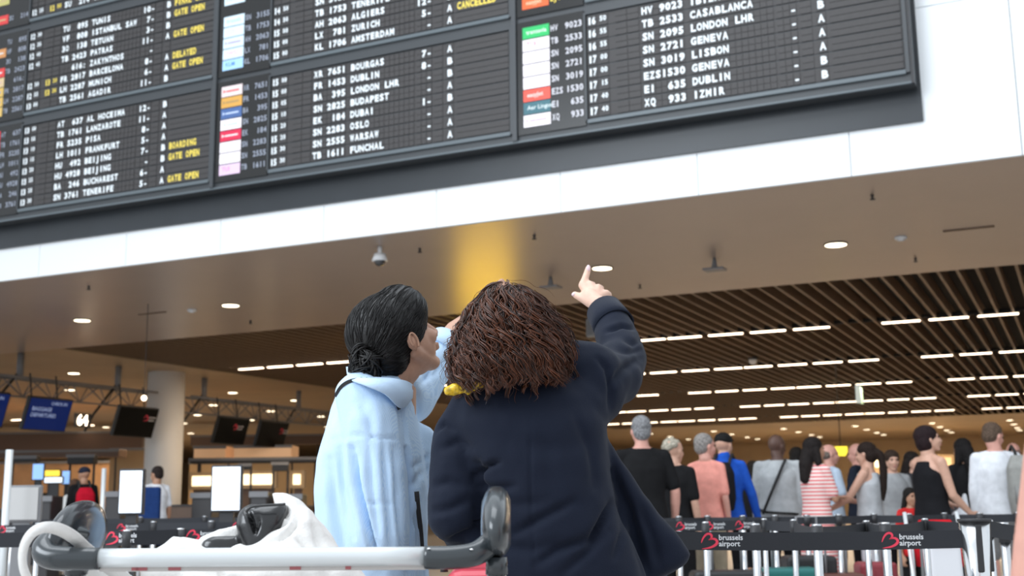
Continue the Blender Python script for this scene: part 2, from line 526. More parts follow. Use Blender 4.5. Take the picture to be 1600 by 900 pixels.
# ------------------------------------------------------------------ departures board
YB = 12.5
M_bframe = mat('board_slate_frame', (0.055, 0.061, 0.067), 0.42, bump=0.02, scale=15)
M_sill_highlight = mat('board_sill_highlight', (0.12, 0.145, 0.16), 0.35, bump=0.02, scale=15)  # paler than the frame: the sill's caught light is put into the colour
M_blower = mat('board_lower_panel', (0.026, 0.031, 0.037), 0.35, var=0.1, scale=2)
M_flap = mat('flap_black', (0.050, 0.046, 0.046), 0.55, var=0.08, scale=30)
M_txt = mat('flap_white_print', (0.84, 0.90, 0.93), 0.5, emit=0.16, bump=0.01)
M_yel = mat('flap_yellow_print', (0.85, 0.66, 0.10), 0.5, emit=0.12, bump=0.01)
M_lcd = mat('lcd_black', (0.012, 0.012, 0.012), 0.25, bump=0.01)
M_lcdt = mat('lcd_white_text', (0.6, 0.6, 0.65), 0.4, emit=0.35, bump=0.01)
M_lcdt2 = mat('lcd_dim_text', (0.30, 0.33, 0.40), 0.4, emit=0.25, bump=0.01)
board = thing('departure_board', 'huge black split-flap departures board on the white wall above the hall', 'departure board', (-8.0, YB, 5.0))
board['abs'] = 1
mb = MB(); mb.bb(-15.35, -1.236, YB + 0.005, YW - 0.02, 5.36, 9.9)
mb.obj('housing', M_bframe, board)
MB().bb(-15.45, -1.2, YW - 0.045, YW - 0.002, 5.0, 9.95).obj('back_panel', M_blower, board)
MB().bb(-15.35, -1.236, YB - 0.02, YB + 0.01, 5.335, 5.362).obj('bottom_edge', M_sill_highlight, board, bevel=0.006)
MB().bb(-1.26, -1.232, YB - 0.03, YB + 0.02, 5.335, 9.9).obj('side_edge', M_dark, board)
EX, EZ = (1, 0, 0), (0, 0, 1)
RP = 0.1596
FH = 0.084

# one row of flap cells, shared
fr = MB()
H2 = 0.058


def cell(x0, x1): fr.bb(x0, x1, -0.012, 0.004, -H2 - 0.012, -0.003); fr.bb(x0, x1, -0.012, 0.004, 0.003 - 0.0, H2 + 0.012)


cell(0.84, 0.955); cell(0.985, 1.10); cell(1.195, 1.335); cell(1.345, 1.485)
for i in range(7): cell(1.522 + i * 0.0722, 1.522 + i * 0.0722 + 0.066)
for i in range(13): cell(2.10 + i * 0.0735, 2.10 + i * 0.0735 + 0.067)
for i in range(3): cell(3.085 + i * 0.075, 3.085 + i * 0.075 + 0.068)
cell(3.34, 3.46); cell(3.52, 3.61); cell(3.66, 4.38)
fr.bb(0.83, 4.39, -0.004, 0.006, -H2 - 0.014, H2 + 0.014)
flapme = fr.mesh('flap_row', M_flap)

# panel, section -> rows from the bottom upwards: time, delay, flight, destination, gate, terminal, remark
R_LOW = [('1740', '', 'XQ  933', 'IZMIR', '  -', 'B', ''), ('1740', '', 'EI  635', 'DUBLIN', '  -', 'B', ''), ('1715', '', 'EZS1530', 'GENEVA', '  -', 'A', ''),
         ('1700', '', 'SN 3019', 'LISBON', '  -', 'A', ''), ('1700', '', 'SN 2721', 'GENEVA', '  -', 'A', ''), ('1655', '', 'SN 2095', 'LONDON LHR', '  -', 'B', ''),
         ('1655', '', 'TB 2533', 'CASABLANCA', '  -', 'B', ''), ('1650', '', 'HV 9023', 'IBIZA', '  -', 'B', '')]
M_LOW = [('1530', '', 'TB 1611', 'FUNCHAL', '  -', 'A', ''), ('1530', '', 'SN 2555', 'WARSAW', '  -', 'A', ''), ('1520', '', 'SN 2283', 'OSLO', '  -', 'A', ''),
         ('1520', '', 'EK  184', 'DUBAI', ' 1-', 'B', ''), ('1510', '', 'SN 2825', 'BUDAPEST', '  -', 'A', ''), ('1505', '', 'BA  395', 'LONDON LHR', '  -', 'B', ''),
         ('1500', '', 'FR 1453', 'DUBLIN', ' 8-', 'B', ''), ('1500', '', 'XR 7651', 'BOURGAS', ' 7-', 'A', '')]
M_UP = [('1500', '', 'KL 1706', 'AMSTERDAM', '  -', 'A', ''), ('1500', '', 'LX  781', 'ZURICH', ' 5-', 'A', 'CANCELLED'), ('1500', '', 'AH 2063', 'ALGIERS', '12-', 'B', ''),
        ('1450', '', 'TB 1753', 'TENERIFE', ' 8-', 'A', ''), ('1450', '', 'SN 3155', 'NICE', ' 6-', 'A', ''), ('', '', '', '', '', '', ''), ('', '', '', '', '', '', ''), ('', '', '', '', '', '', '')]
L_LOW = [('1330', '', 'SN 3761', 'TENERIFE', ' 5-', 'A', 'GATE OPEN'), ('1325', '', 'BA  246', 'BUCHAREST', ' 6-', 'A', ''), ('1325', '', 'HU 4928', 'BEIJING', '  -', 'B', 'GATE OPEN'),
         ('1320', '', 'HU  492', 'BEIJING', ' 7-', 'B', 'BOARDING'), ('1315', '', 'LH 1011', 'FRANKFURT', ' 5-', 'A', ''), ('1310', '', 'FR 5235', 'PISA', ' 8-', 'A', ''),
         ('1305', '', 'TB 1761', 'LANZAROTE', '11-', 'A', ''), ('1300', '', 'AT  637', 'AL HOCEIMA', '12-', 'B', '')]
L_UP = [('1300', '', 'TB 2561', 'AGADIR', '11-', 'B', ''), ('1255', '1330', 'LH 2287', 'MUNICH', ' 6-', 'A', 'GATE OPEN'), ('1250', '1320', 'FR 2817', 'BARCELONA', ' 8-', 'A', 'DELAYED'),
        ('', '', '   616:', 'ZAKYNTHOS', '  -', '', ''), ('1245', '', 'TB 2423', 'PATRAS', '11-', 'A', 'GATE OPEN'), ('1240', '', '3O  138', 'TETUAN', ' 3-', 'B', ''),
        ('1235', '', 'VF  808', 'ISTANBUL SAW', ' 7-', 'B', 'GATE OPEN'), ('1230', '', 'TU  895', 'TUNIS', '10-', 'B', 'FINAL CALL')]
L_TOP = [('1225', '1250', 'SU  214', 'VARNA', ' 9-', 'B', '')]
R_UP = [('1645', '', 'EJU4571', 'NAPLES', '  -', 'A', '')]
WH = (0.86, 0.80, 0.84)
BL = (0.62, 0.78, 0.88)
T_R = [(WH, (0.5, 0.4, 0.6), ''), ((0.03, 0.12, 0.15), (0.7, 0.8, 0.8), 'Aer Lingus'), ((0.80, 0.08, 0.05), (1, 0.75, 0.7), 'easyJet'), (WH, (0.55, 0.5, 0.6), 'brussels'), (WH, (0.55, 0.5, 0.6), 'brussels'),
       (WH, (0.55, 0.5, 0.6), 'brussels'), (WH, (0.85, 0.1, 0.15), 'TUI'), ((0.02, 0.45, 0.12), (0.8, 1, 0.8), 'transavia')]
T_M = [((0.70, 0.52, 0.70), (0.9, 0.25, 0.5), 'TUI'), (WH, (0.5, 0.45, 0.7), 'brussels'), (WH, (0.5, 0.45, 0.6), 'brussels'), ((0.62, 0.02, 0.07), (0.9, 0.7, 0.7), ''), (WH, (0.3, 0.5, 0.4), 'brussels'),
       ((0.06, 0.12, 0.30), (0.5, 0.6, 0.8), ''), ((0.62, 0.33, 0.07), (0.4, 0.25, 0.1), ''), ((0.75, 0.62, 0.62), (0.75, 0.1, 0.1), '')]
T_MU = [((0.36, 0.60, 0.88), (0.1, 0.3, 0.8), 'KLM'), (BL, (0.7, 0.3, 0.5), 'SWISS'), (BL, (0.4, 0.3, 0.5), ''), (BL, (0.6, 0.4, 0.6), 'TUI'), (BL, (0.3, 0.55, 0.6), 'brussels'), None, (BL, (0.5, 0.5, 0.5), '')]
T_L = [(WH, (0.5, 0.4, 0.6), ''), ((0.6, 0.35, 0.3), (0.8, 0.5, 0.4), ''), (WH, (0.7, 0.2, 0.2), ''), ((0.6, 0.3, 0.25), (0.5, 0.3, 0.3), ''), ((0.6, 0.45, 0.1), (0.6, 0.4, 0.4), ''), (WH, (0.2, 0.2, 0.5), ''), ((0.55, 0.03, 0.05), (0.7, 0.7, 0.7), ''),
       ((0.55, 0.03, 0.05), (0.7, 0.7, 0.7), '')]
T_LU = [((0.62, 0.42, 0.12), (0.9, 0.7, 0.5), ''), ((0.62, 0.40, 0.10), (0.3, 0.3, 0.5), ''), ((0.6, 0.4, 0.1), (0.3, 0.3, 0.5), ''), ((0.60, 0.45, 0.25), (0.6, 0.4, 0.4), ''), ((0.62, 0.04, 0.04), (0.7, 0.7, 0.7), ''), None,
        ((0.55, 0.24, 0.08), (0.7, 0.7, 0.7), ''), None]
T_LT = [((0.62, 0.04, 0.04), (0.5, 0.4, 0.2), ''), None, ((0.45, 0.42, 0.14), (0.5, 0.4, 0.2), '')]
T_RU = [((0.72, 0.12, 0.03), (1, 0.6, 0.4), 'easyJet')]

PX = {'R': -5.705, 'M': -10.282, 'L': -14.859}
SZ = [5.585, 7.085, 8.595]
plan = [('R', 0, R_LOW, T_R, M_lcdt), ('R', 1, R_UP, T_RU, M_yel), ('M', 0, M_LOW, T_M, M_lcdt2), ('M', 1, M_UP, T_MU, M_lcdt2), ('M', 2, [], [], M_lcdt2), ('L', 0, L_LOW, T_L, M_lcdt2),
        ('L', 1, L_UP, T_LU, M_lcdt2), ('L', 2, L_TOP, T_LT, M_lcdt2), ('R', 2, [], [], M_lcdt2)]
_tm = {}
for pk, si, rows, tiles, lt in plan:
    x0, z0 = PX[pk], SZ[si]
    top = z0 + RP * 7 + 0.09
    # frame of the section: bars round the flap field and a sill under it, lighter to paint the light it catches
    f = MB()
    f.bb(x0 + 0.80, x0 + 0.825, YB - 0.035, YB + 0.01, z0 - 0.1, top)
    f.bb(x0 + 4.40, x0 + 4.44, YB - 0.035, YB + 0.01, z0 - 0.13, top)
    f.bb(x0 + 0.80, x0 + 4.44, YB - 0.03, YB + 0.01, top, top + 0.025)
    f.obj('section_frame', M_bframe, board)
    MB().bb(x0 + 0.82, x0 + 4.40, YB - 0.035, YB + 0.01, z0 - 0.145, z0 - 0.095).obj('section_sill', M_sill_highlight, board, bevel=0.008)
    if si == 0 or tiles:
        lc = MB().bb(x0 - 0.075, x0 + 0.80, YB - 0.02, YB + 0.012, z0 - 0.16, top + 0.06).obj('flight_screen', M_lcd, board)
        for k, tl in enumerate(tiles):
            if tl is None: continue
            c, tc_, tx = tl
            mm = mat('tile_%d_%d_%d' % tuple(int(q * 99) for q in c), c, 0.3, emit=0.28, bump=0.01)
            mt = mat('mark_%d_%d_%d' % tuple(int(q * 99) for q in tc_), tc_, 0.4, emit=0.2, bump=0.01)
            zc = z0 + k * RP
            til = MB().bb(x0, x0 + 0.352, YB - 0.024, YB - 0.018, zc - 0.073, zc + 0.073).obj('airline_tile', [mm], lc)
            til.location = (0, 0, 0)
            V = np.array([v.co[:] for v in til.data.vertices])
            mk = MB()
            if tx:
                mk = text_mb(tx, (x0 + 0.05, YB - 0.0255, zc - 0.02), EX, EZ, 0.075 if len(tx) > 6 else 0.085, 0.01)
            else:
                mk.bb(x0 + 0.08, x0 + 0.30, YB - 0.026, YB - 0.0245, zc - 0.012, zc + 0.012)
                mk.prism([(x0 + 0.03, -0.02), (x0 + 0.075, 0.0), (x0 + 0.03, 0.03)], YB - 0.026, YB - 0.0245, ((0, 0, zc), (1, 0, 0), (0, 0, 1), (0, 1, 0)))
            _mv, _mf = mk.arrays()
            _tv, _tf = MB().bb(x0, x0 + 0.352, YB - 0.024, YB - 0.018, zc - 0.073, zc + 0.073).arrays()
            mm2 = MB(); mm2.add(_tv, _tf); mm2.cur = 1; mm2.add(_mv, _mf)
            til.data = mm2.mesh('airline_tile', [mm, mt], origin=board.location)
        tx = MB()
        for k, rw in enumerate(rows):
            if rw[2]:
                letters(tx, rw[2][:3], (x0 + 0.395, YB - 0.024, z0 + k * RP - 0.035), EX, EZ, 0.05, FH * 0.9, 1.0, 0.02)
                letters(tx, rw[2][3:], (x0 + 0.585, YB - 0.024, z0 + k * RP - 0.035), EX, EZ, 0.056, FH * 0.9, 1.0, 0.02)
        if tx.n: tx.obj('flight_numbers', lt, lc, origin=board.location)
    for k in range(8):
        z = z0 + k * RP
        vis = proj([[x0 + 1, YB, z - 0.1]])[1][0] > -25 or proj([[x0, YB, z - 0.1]])[1][0] > -25
        if not vis: continue
        o = link(bpy.data.objects.new('flap_row', flapme), board)
        o.location = (x0 - board.location[0], 0, z - board.location[2])
        if k >= len(rows): continue
        tm, dl, fl, ds, gt, te, rm = rows[k]
        yb = -0.0145
        a = MB()
        if tm:
            letters(a, tm[:2], (0.873, yb, -0.042), EX, EZ, 0.052, FH, 1.04, 0.04)
            letters(a, tm[2:], (1.02, yb, -0.018), EX, EZ, 0.044, FH * 0.72, 1.0, 0.03)
        letters(a, fl, (1.555, yb, -0.042), EX, EZ, 0.0722, FH, 1.04, 0.04)
        letters(a, ds[:13], (2.133, yb, -0.042), EX, EZ, 0.0735, FH, 1.04, 0.04)
        letters(a, gt, (3.119, yb, -0.042), EX, EZ, 0.075, FH, 1.04, 0.04)
        letters(a, te, (3.565, yb, -0.042), EX, EZ, 0.08, FH, 1.04, 0.04)
        if a.n: a.obj('lettering', M_txt, o)
        a = MB()
        if dl:
            letters(a, dl[:2], (1.24, yb, -0.042), EX, EZ, 0.052, FH, 1.04, 0.04)
            letters(a, dl[2:], (1.39, yb, -0.018), EX, EZ, 0.044, FH * 0.72, 1.0, 0.03)
        if rm:
            letters(a, rm, (3.70, yb, -0.04), EX, EZ, 0.061, FH * 1.05, 1.05, 0.045)
        if a.n: a.obj('yellow_lettering', M_yel, o)
for pk in ('R', 'M', 'L'):
    if pk != 'L':
        MB().bb(PX[pk] - 0.145, PX[pk] - 0.085, YB - 0.045, YB + 0.012, 5.36, 9.9).obj('panel_divider', M_bframe, board)

# ------------------------------------------------------------------ people
def skin(name, c): return mat('skin_' + name, c, 0.5, bump=0.02, scale=50, var=0.06)


def cloth(name, c, **k):
    kw = dict(rough=0.9, bump=0.25, scale=16, var=0.10, spec=0.12); kw.update(k)
    return mat('cloth_' + name, c, **kw)


SK_L = skin('light', (0.62, 0.36, 0.26)); SK_P = skin('pink', (0.66, 0.34, 0.27)); SK_M = skin('tan', (0.45, 0.24, 0.15)); SK_D = skin('dark', (0.10, 0.05, 0.035))
M_eye = mat('eye_dark', (0.03, 0.02, 0.015), 0.2, bump=0.01)
M_lip = mat('lip', (0.5, 0.2, 0.17), 0.5, bump=0.01)


def rotz(a): c, s = math.cos(a), math.sin(a); return np.array([[c, -s, 0], [s, c, 0], [0, 0, 1.0]])


def rotx(a): c, s = math.cos(a), math.sin(a); return np.array([[1.0, 0, 0], [0, c, -s], [0, s, c]])


def roty(a): c, s = math.cos(a), math.sin(a); return np.array([[c, 0, s], [0, 1.0, 0], [-s, 0, c]])


def hand(mb, wr, d, palm, L=0.18, curl=0.5, side=1, r=0.0085, spread=0.1, point=False):
    """palm, four fingers and thumb; d = pointing direction, palm = direction the palm faces"""
    d = np.array(d, float); d /= np.linalg.norm(d); p = np.array(palm, float); p -= p.dot(d) * d; p /= np.linalg.norm(p) + 1e-9
    s = np.cross(d, p) * side                             # towards the thumb
    wr = np.array(wr, float); pl = L * 0.50
    for k, o in enumerate((-0.030, -0.010, 0.011, 0.031)):
        mb.cap(wr + s * o * 0.55, wr + d * pl + s * o, 0.0145, 0.0105)
    for k, (o, l) in enumerate(((-0.030, 0.78), (-0.010, 0.95), (0.011, 1.0), (0.031, 0.92))):
        a = wr + d * pl + s * o; fl = L * 0.46 * l
        c = 0.0 if (point and k == 3) else curl
        pts = [a]; dd = d + s * (o * spread * 30 * 0.1)
        dd /= np.linalg.norm(dd)
        for j, q in enumerate((0.42, 0.32, 0.26)):
            ang = c * (1.0 + 0.25 * j) * (j + 1) * 0.9
            v = dd * math.cos(ang) + p * math.sin(ang)
            pts.append(pts[-1] + v * fl * q)
        mb.limb(pts, [r * 1.08, r, r * 0.95, r * 0.85])
    b = wr + d * pl * 0.22 + s * 0.022; t1 = b + (d * 0.5 + s * 0.8 + p * 0.25) * L * 0.20
    t2 = t1 + (d * 0.85 + s * 0.35 + p * 0.25) * L * 0.17; t3 = t2 + (d * 0.9 + s * 0.1 + p * 0.35) * L * 0.13
    mb.limb([b, t1, t2, t3], [r * 1.7, r * 1.3, r * 1.1, r * 0.95])
    return mb


def head_parts(mb, O, R, s=1.0, neck=None):
    R = np.array(R, float); O = np.array(O, float)
    q = lambda *p: O + R @ (np.array(p, float) * s)
    mb.sph(q(0, -.012, .022), np.array([.074, .096, .09]) * s, rot=R, nu=20, nv=14)
    mb.sph(q(0, .025, -.03), np.array([.060, .066, .082]) * s, rot=R, nu=20, nv=14)
    mb.sph(q(0, .060, -.098), np.array([.026, .024, .019]) * s, rot=R)
    for k in (-1, 1):
        mb.cap(q(k * .053, .0, -.045), q(k * .020, .052, -.095), .019 * s, .018 * s)
        mb.sph(q(k * .033, .067, -.03), .022 * s)
        mb.sph(q(k * .077, -.008, -.012), np.array([.009, .014, .025]) * s, rot=R @ rotx(-0.2))
        mb.sph(q(k * .080, -.013, -.006), np.array([.008, .010, .018]) * s, rot=R @ rotx(-0.2))
    mb.sph(q(0, .072, .022), np.array([.050, .020, .013]) * s, rot=R)
    mb.cap(q(0, .087, .004), q(0, .107, -.032), .008 * s, .011 * s)
    for k in (-1, 1): mb.sph(q(k * .012, .098, -.036), .009 * s)
    mb.sph(q(0, .090, -.060), np.array([.022, .011, .006]) * s, rot=R); mb.sph(q(0, .088, -.070), np.array([.019, .011, .006]) * s, rot=R)
    if neck is not None: mb.cap(q(0, -.022, -.07), neck, .050 * s, .058 * s)
    return q


def face_parts(root, q, R, s, parent_off=(0, 0, 0), brow=(0.06, 0.04, 0.03)):
    e = MB()
    for k in (-1, 1): e.sph(q(k * .030, .084, .004), np.array([.012, .006, .006]) * s, rot=R)
    e.obj('eyes', M_eye, root, True)
    b = MB()
    for k in (-1, 1): b.cap(q(k * .018, .091, .020), q(k * .043, .080, .022), .0028 * s, .002 * s)
    b.obj('eyebrows', mat('brow_%d' % int(brow[0] * 99), brow, 0.8, bump=0.02), root, True)
    MB().sph(q(0, .0955, -.065), np.array([.020, .007, .008]) * s, rot=R).obj('lips', M_lip, root, True)


HAIRM = {}


def hair_m(c):
    k = 'hair_%d_%d_%d' % tuple(int(v * 255) for v in c)
    return mat(k, tuple(v * .75 for v in c), 0.65, bump=0.7, scale=70, var=0.55, spec=0.2)


def person(label, px, py, d, H, face, sk, top, bottom, hair=None, hc=(0.02, 0.015, 0.012), sleeve='short', head=(0, 0), armR=None, armL=None, lean=0.0,
           width=1.0, dress=None, shoes=(0.03, 0.03, 0.03), legs='trousers', vox=0.011, strap=None, name='person', group=None, wide_top=0.0, collar=None):
    """face: degrees clockwise from looking straight away from the viewer. armX = (upper dir, fore dir) in the body's frame"""
    P = W(px, py, d)
    root = thing(name, label, 'person', (P[0], P[1], 0), AWAY - math.radians(face), group)
    s = H / 1.7; w = width
    L = Matrix  # noqa
    ln = lambda p: np.array([p[0], p[1] + lean * max(0, p[2] - 0.5 * H) * 0.9, p[2]])
    neck = ln((0, -0.01 * s, 0.855 * H)); Hc = ln((0, 0.012 * s, 0.925 * H))
    sh = {k: ln((k * 0.092 * H * w, 0, 0.806 * H)) for k in (-1, 1)}
    hip = {k: np.array((k * 0.052 * H, 0, 0.50 * H)) for k in (-1, 1)}
    kn = {k: np.array((k * 0.058 * H, 0.03 * s * (1 if k > 0 else 0.4), 0.275 * H)) for k in (-1, 1)}
    an = {k: np.array((k * 0.062 * H, 0.0, 0.045 * H)) for k in (-1, 1)}
    R = rotz(-math.radians(head[0])) @ rotx(math.radians(head[1]))
    arms = {1: armR or ((0.16, -0.02, -1), (0.05, 0.22, -1)), -1: armL or ((-0.16, -0.02, -1), (-0.05, 0.22, -1))}
    el, wr, fd = {}, {}, {}
    for k in (-1, 1):
        u = np.array(arms[k][0], float); u /= np.linalg.norm(u); f = np.array(arms[k][1], float); f /= np.linalg.norm(f)
        el[k] = sh[k] + u * 0.172 * H; wr[k] = el[k] + f * 0.150 * H; fd[k] = f
    # body, one continuous skin
    b = MB()
    q = head_parts(b, Hc, R, s, neck)
    sec = [(.46, .080, .058), (.51, .097, .070), (.56, .088, .064), (.615, .076, .056), (.68, .086, .062), (.745, .090, .066), (.785, .082, .056), (.825, .046, .042), (.85, .034, .034)]
    b.loft([(ln((0, 0, z * H)), (x * H * w, 0, 0), (0, y * H * w, 0)) for z, x, y in sec], 20, 2.2)
    for k in (-1, 1):
        b.limb([ln((k * 0.04 * H, 0, 0.828 * H)), sh[k]], [0.036 * s, 0.042 * s])
        b.limb([sh[k], el[k], el[k] + fd[k] * 0.05 * H, wr[k]], [0.047 * s * w, 0.036 * s * w, 0.036 * s * w, 0.024 * s])
        b.limb([hip[k], kn[k], kn[k] - np.array((0, 0.012, 0.06)) * H, an[k]], [0.080 * s * w, 0.054 * s * w, 0.052 * s * w, 0.034 * s])
        b.cap(an[k] + (0, -0.02, -0.03 * s), an[k] + (k * 0.01, 0.15 * s, -0.045 * s), 0.032 * s, 0.026 * s)
        hand(b, wr[k], fd[k], (-k, 0.15, 0) if abs(fd[k][2]) > 0.6 else (0, 0, -1), 0.105 * H, 0.35, k if abs(fd[k][2]) > 0.6 else -k)
    blob('body', b, vox * 0.85, sk, root, 3)
    face_parts(root, q, R, s, brow=tuple(c * 0.8 for c in hc))
    # top
    t = MB(); g = 0.017 + wide_top
    if dress: zt = dress
    else: zt = 0.475
    secs = [(zt, .103 + wide_top * .5, .078), (.51, .108 + wide_top * .4, .080), (.56, .100 + wide_top * .3, .074), (.615, .090 + wide_top * .3, .068), (.68, .094, .072), (.745, .098, .075), (.785, .088, .065), (.82, .056, .052), (.842, .042, .042)]
    if dress: secs = [(dress, .115, .09), ((dress + .5) / 2, .118, .09)] + secs[1:]
    if sleeve == 'none': secs = [r for r in secs if r[0] < .78] + [(.785, .068, .068), (.812, .050, .060)]
    t.loft([(ln((0, 0, z * H)), (x * H * w, 0, 0), (0, y * H * w, 0)) for z, x, y in secs], 22, 2.3)
    for k in (-1, 1):
        if sleeve == 'none':
            t.cap(ln((k * .06 * H, 0, .79 * H)), ln((k * .062 * H, -0.01, .825 * H)), .022, .016)
        else:
            t.limb([ln((k * 0.04 * H, 0, 0.826 * H)), sh[k]], [0.040 * s, 0.050 * s])
            if sleeve == 'short':
                t.cap(sh[k], sh[k] + (el[k] - sh[k]) * 0.78, 0.053 * s * w, 0.055 * s * w)
            else:
                t.limb([sh[k], el[k], wr[k] - fd[k] * 0.02], [0.054 * s * w, 0.047 * s * w, 0.036 * s])
    if collar: t.cap(neck - (0, 0, 0.01), neck + (0, 0, 0.015), 0.062 * s, 0.060 * s)
    blob('dress' if dress else 'top', t, vox * 1.1, top, root, 5)
    # bottom
    if not dress:
        t = MB()
        t.loft([(np.array((0, 0, z * H)), (x * H * w, 0, 0), (0, y * H * w, 0)) for z, x, y in [(.45, .095, .068), (.50, .104, .076), (.55, .096, .070), (.585, .088, .064)]], 20, 2.3)
        for k in (-1, 1):
            if legs == 'shorts': t.cap(hip[k], hip[k] + (kn[k] - hip[k]) * 0.85, .092 * s * w, .078 * s * w)
            elif legs == 'skirt': t.cap(hip[k], kn[k], .100 * s, .095 * s)
            else: t.limb([hip[k], kn[k], an[k] + (0, 0, 0.03)], [.092 * s * w, .070 * s * w, .056 * s])
        blob('shorts' if legs == 'shorts' else 'trousers', t, vox * 1.2, bottom, root, 4)
    sh_ = MB()
    for k in (-1, 1):
        a = an[k]
        sh_.sph(a + (k * .004, 0.055 * s, -0.050 * s + 0.012), np.array([.046, .135, .035]) * s); sh_.sph(a + (0, -.02, -.02), np.array([.042, .055, .05]) * s)
    sv = MB(); V, F = sh_.arrays(); V[:, 2] = np.maximum(V[:, 2], 0.001); sv.add(V, F)
    blob('shoes', sv, 0.014, mat('shoe_%d' % int(shoes[0] * 99), shoes, 0.5, bump=0.05), root, 2)
    # hair
    if hair:
        h = MB(); qq = lambda *p: q(*p)
        hs = lambda a: np.array(a) * s
        if hair == 'short':
            h.sph(qq(0, -.024, .038), hs([.082, .098, .088]), rot=R); h.sph(qq(0, -.05, -.01), hs([.074, .065, .075]), rot=R)
        elif hair == 'balding':
            h.sph(qq(0, -.045, -.002), hs([.081, .070, .060]), rot=R)
        elif hair == 'bob':
            h.sph(qq(0, -.020, .040), hs([.090, .105, .090]), rot=R); h.sph(qq(0, -.045, -.02), hs([.094, .075, .095]), rot=R)
        elif hair in ('long', 'pony'):
            h.sph(qq(0, -.020, .040), hs([.086, .102, .088]), rot=R); h.sph(qq(0, -.050, -.02), hs([.082, .070, .085]), rot=R)
            if hair == 'long':
                h.limb([qq(0, -.085, -.02), ln((0, -.11 * s, .84 * H)), ln((0, -.13 * s, .76 * H))], [.062 * s, .068 * s, .05 * s])
                for k in (-1, 1): h.limb([qq(k * .07, -.02, 0), ln((k * .085 * s, -.02, .85 * H)), ln((k * .08 * s, 0.03, .77 * H))], [.032 * s, .036 * s, .022 * s])
            else:
                h.limb([qq(0, -.10, .03), qq(0, -.16, -.03), ln((0, -.16 * s, .82 * H)), ln((0, -.15 * s, .72 * H)), ln((0, -.14 * s, .65 * H))], [.032 * s, .036 * s, .042 * s, .036 * s, .015 * s])
        elif hair == 'puffy':
            for _ in range(26):
                a = rng.normal(size=3); a /= np.linalg.norm(a); a[2] = abs(a[2]) * 0.9 + 0.0; a[1] = a[1] * 0.8 - 0.35
                h.sph(qq(*(a * [.07, .075, .085] + [0, -.015, .02])), .034 * s)
        elif hair == 'cap':
            h.sph(qq(0, -.012, .050), hs([.086, .100, .072]), rot=R); h.sph(qq(0, .085, .045), hs([.060, .065, .012]), rot=R)
        blob('cap' if hair == 'cap' else 'hair', h, 0.011, hair_m(hc), root, 3)
    if strap:
        kind, c = strap
        mm = mat('strap_%d' % int(c[0] * 99), c, 0.7, bump=0.05)
        pts = []
        for u in np.linspace(0, 1, 14):
            sx = (0.07 - 0.20 * u) * kind; z = 0.835 - 0.30 * u
            pts.append(ln((sx * s * w, -(0.115 + 0.035 * math.sin(u * 2.2)) * s * w - wide_top * .5, z * H)))
        pts = [ln((0.075 * kind * s, 0.05, .845 * H))] + pts
        MB().tube(pts, 0.015, 6).obj('bag_strap', mm, root, True)
        MB().tube([ln((-.17 * s * w, -.08, .56 * H)), ln((-.10 * s * w, -.142 * s * w, .545 * H)), ln((0, -.152 * s * w, .54 * H)), ln((.12 * s * w, -.135 * s * w, .535 * H)), ln((.17 * s * w, -.05, .53 * H))], 0.014, 6).obj('belt_strap', mm, root, True)
    return root, dict(sh=sh, el=el, wr=wr, ln=ln, H=H, s=s)


def backpack(label, person_t, side_off=0.0, c=(0.02, 0.02, 0.02), c2=None, size=(0.30, 0.17, 0.46), z=1.17, back=0.20, name='backpack'):
    r = person_t[0]; J = person_t[1]
    root = thing(name, label, 'bag', r.location, r.rotation_euler.z)
    m1 = cloth('pack_%d_%d' % (int(c[0] * 99), int(c[1] * 99)), c, bump=0.08)
    a = MB(); y = -back
    a.loft([((side_off, y, z - size[2] / 2 + 0.03), (size[0] / 2 * .85, 0, 0), (0, size[1] / 2 * .8, 0)), ((side_off, y, z - 0.1), (size[0] / 2, 0, 0), (0, size[1] / 2, 0)),
            ((side_off, y, z + size[2] * .3), (size[0] / 2 * .95, 0, 0), (0, size[1] / 2 * .9, 0)), ((side_off, y + .02, z + size[2] / 2), (size[0] / 2 * .6, 0, 0), (0, size[1] / 2 * .5, 0))], 24, 3)
    blob('pack', a, 0.013, m1, root, 4)
    a = MB(); a.loft([((side_off, y - size[1] * .5, z - size[2] * .28), (size[0] * .36, 0, 0), (0, .03, 0)), ((side_off, y - size[1] * .5, z), (size[0] * .36, 0, 0), (0, .03, 0))], 18, 4)
    a.obj('pocket', cloth('pocket_%d' % int((c2 or c)[0] * 99), c2 or c), root, True)
    s = J['s']
    for k in (-1, 1):
        if side_off and k * side_off < 0: continue
        a = MB(); x = side_off + k * 0.08 if not side_off else side_off * 0.9
        a.tube([(x, y + .06, z + size[2] * .4), (x, -0.10, 1.43 * s), (x, 0.0, 1.50 * s * .985), (x, .10, 1.42 * s), (x * 1.2, .14, 1.25 * s), (x * 1.3, 0.02, z - size[2] * .3)], 0.016, 6)
        a.obj('shoulder_strap', mat('strap_1', (0.015, 0.015, 0.015), 0.7, bump=0.05), root, True)
    return root


black = cloth('black', (0.012, 0.012, 0.013)); navy = cloth('darknavy', (0.02, 0.025, 0.04))
jeans = cloth('jeans', (0.06, 0.10, 0.18)); greyt = cloth('grey', (0.36, 0.37, 0.38)); white = cloth('white', (0.78, 0.80, 0.84))
khaki = cloth('khaki', (0.30, 0.25, 0.18)); darkg = cloth('charcoal', (0.05, 0.05, 0.055))
pinkst = mat('cloth_pink_stripe', (0.78, 0.20, 0.20), 0.85, stripes=((0.90, 0.80, 0.76), 9, 'Z'), spec=0.1)
HANDS_FWD = ((0.25, 0.1, -1), (-0.35, 0.85, -0.15))
HANDS_FWDL = ((-0.25, 0.1, -1), (0.35, 0.85, -0.15))

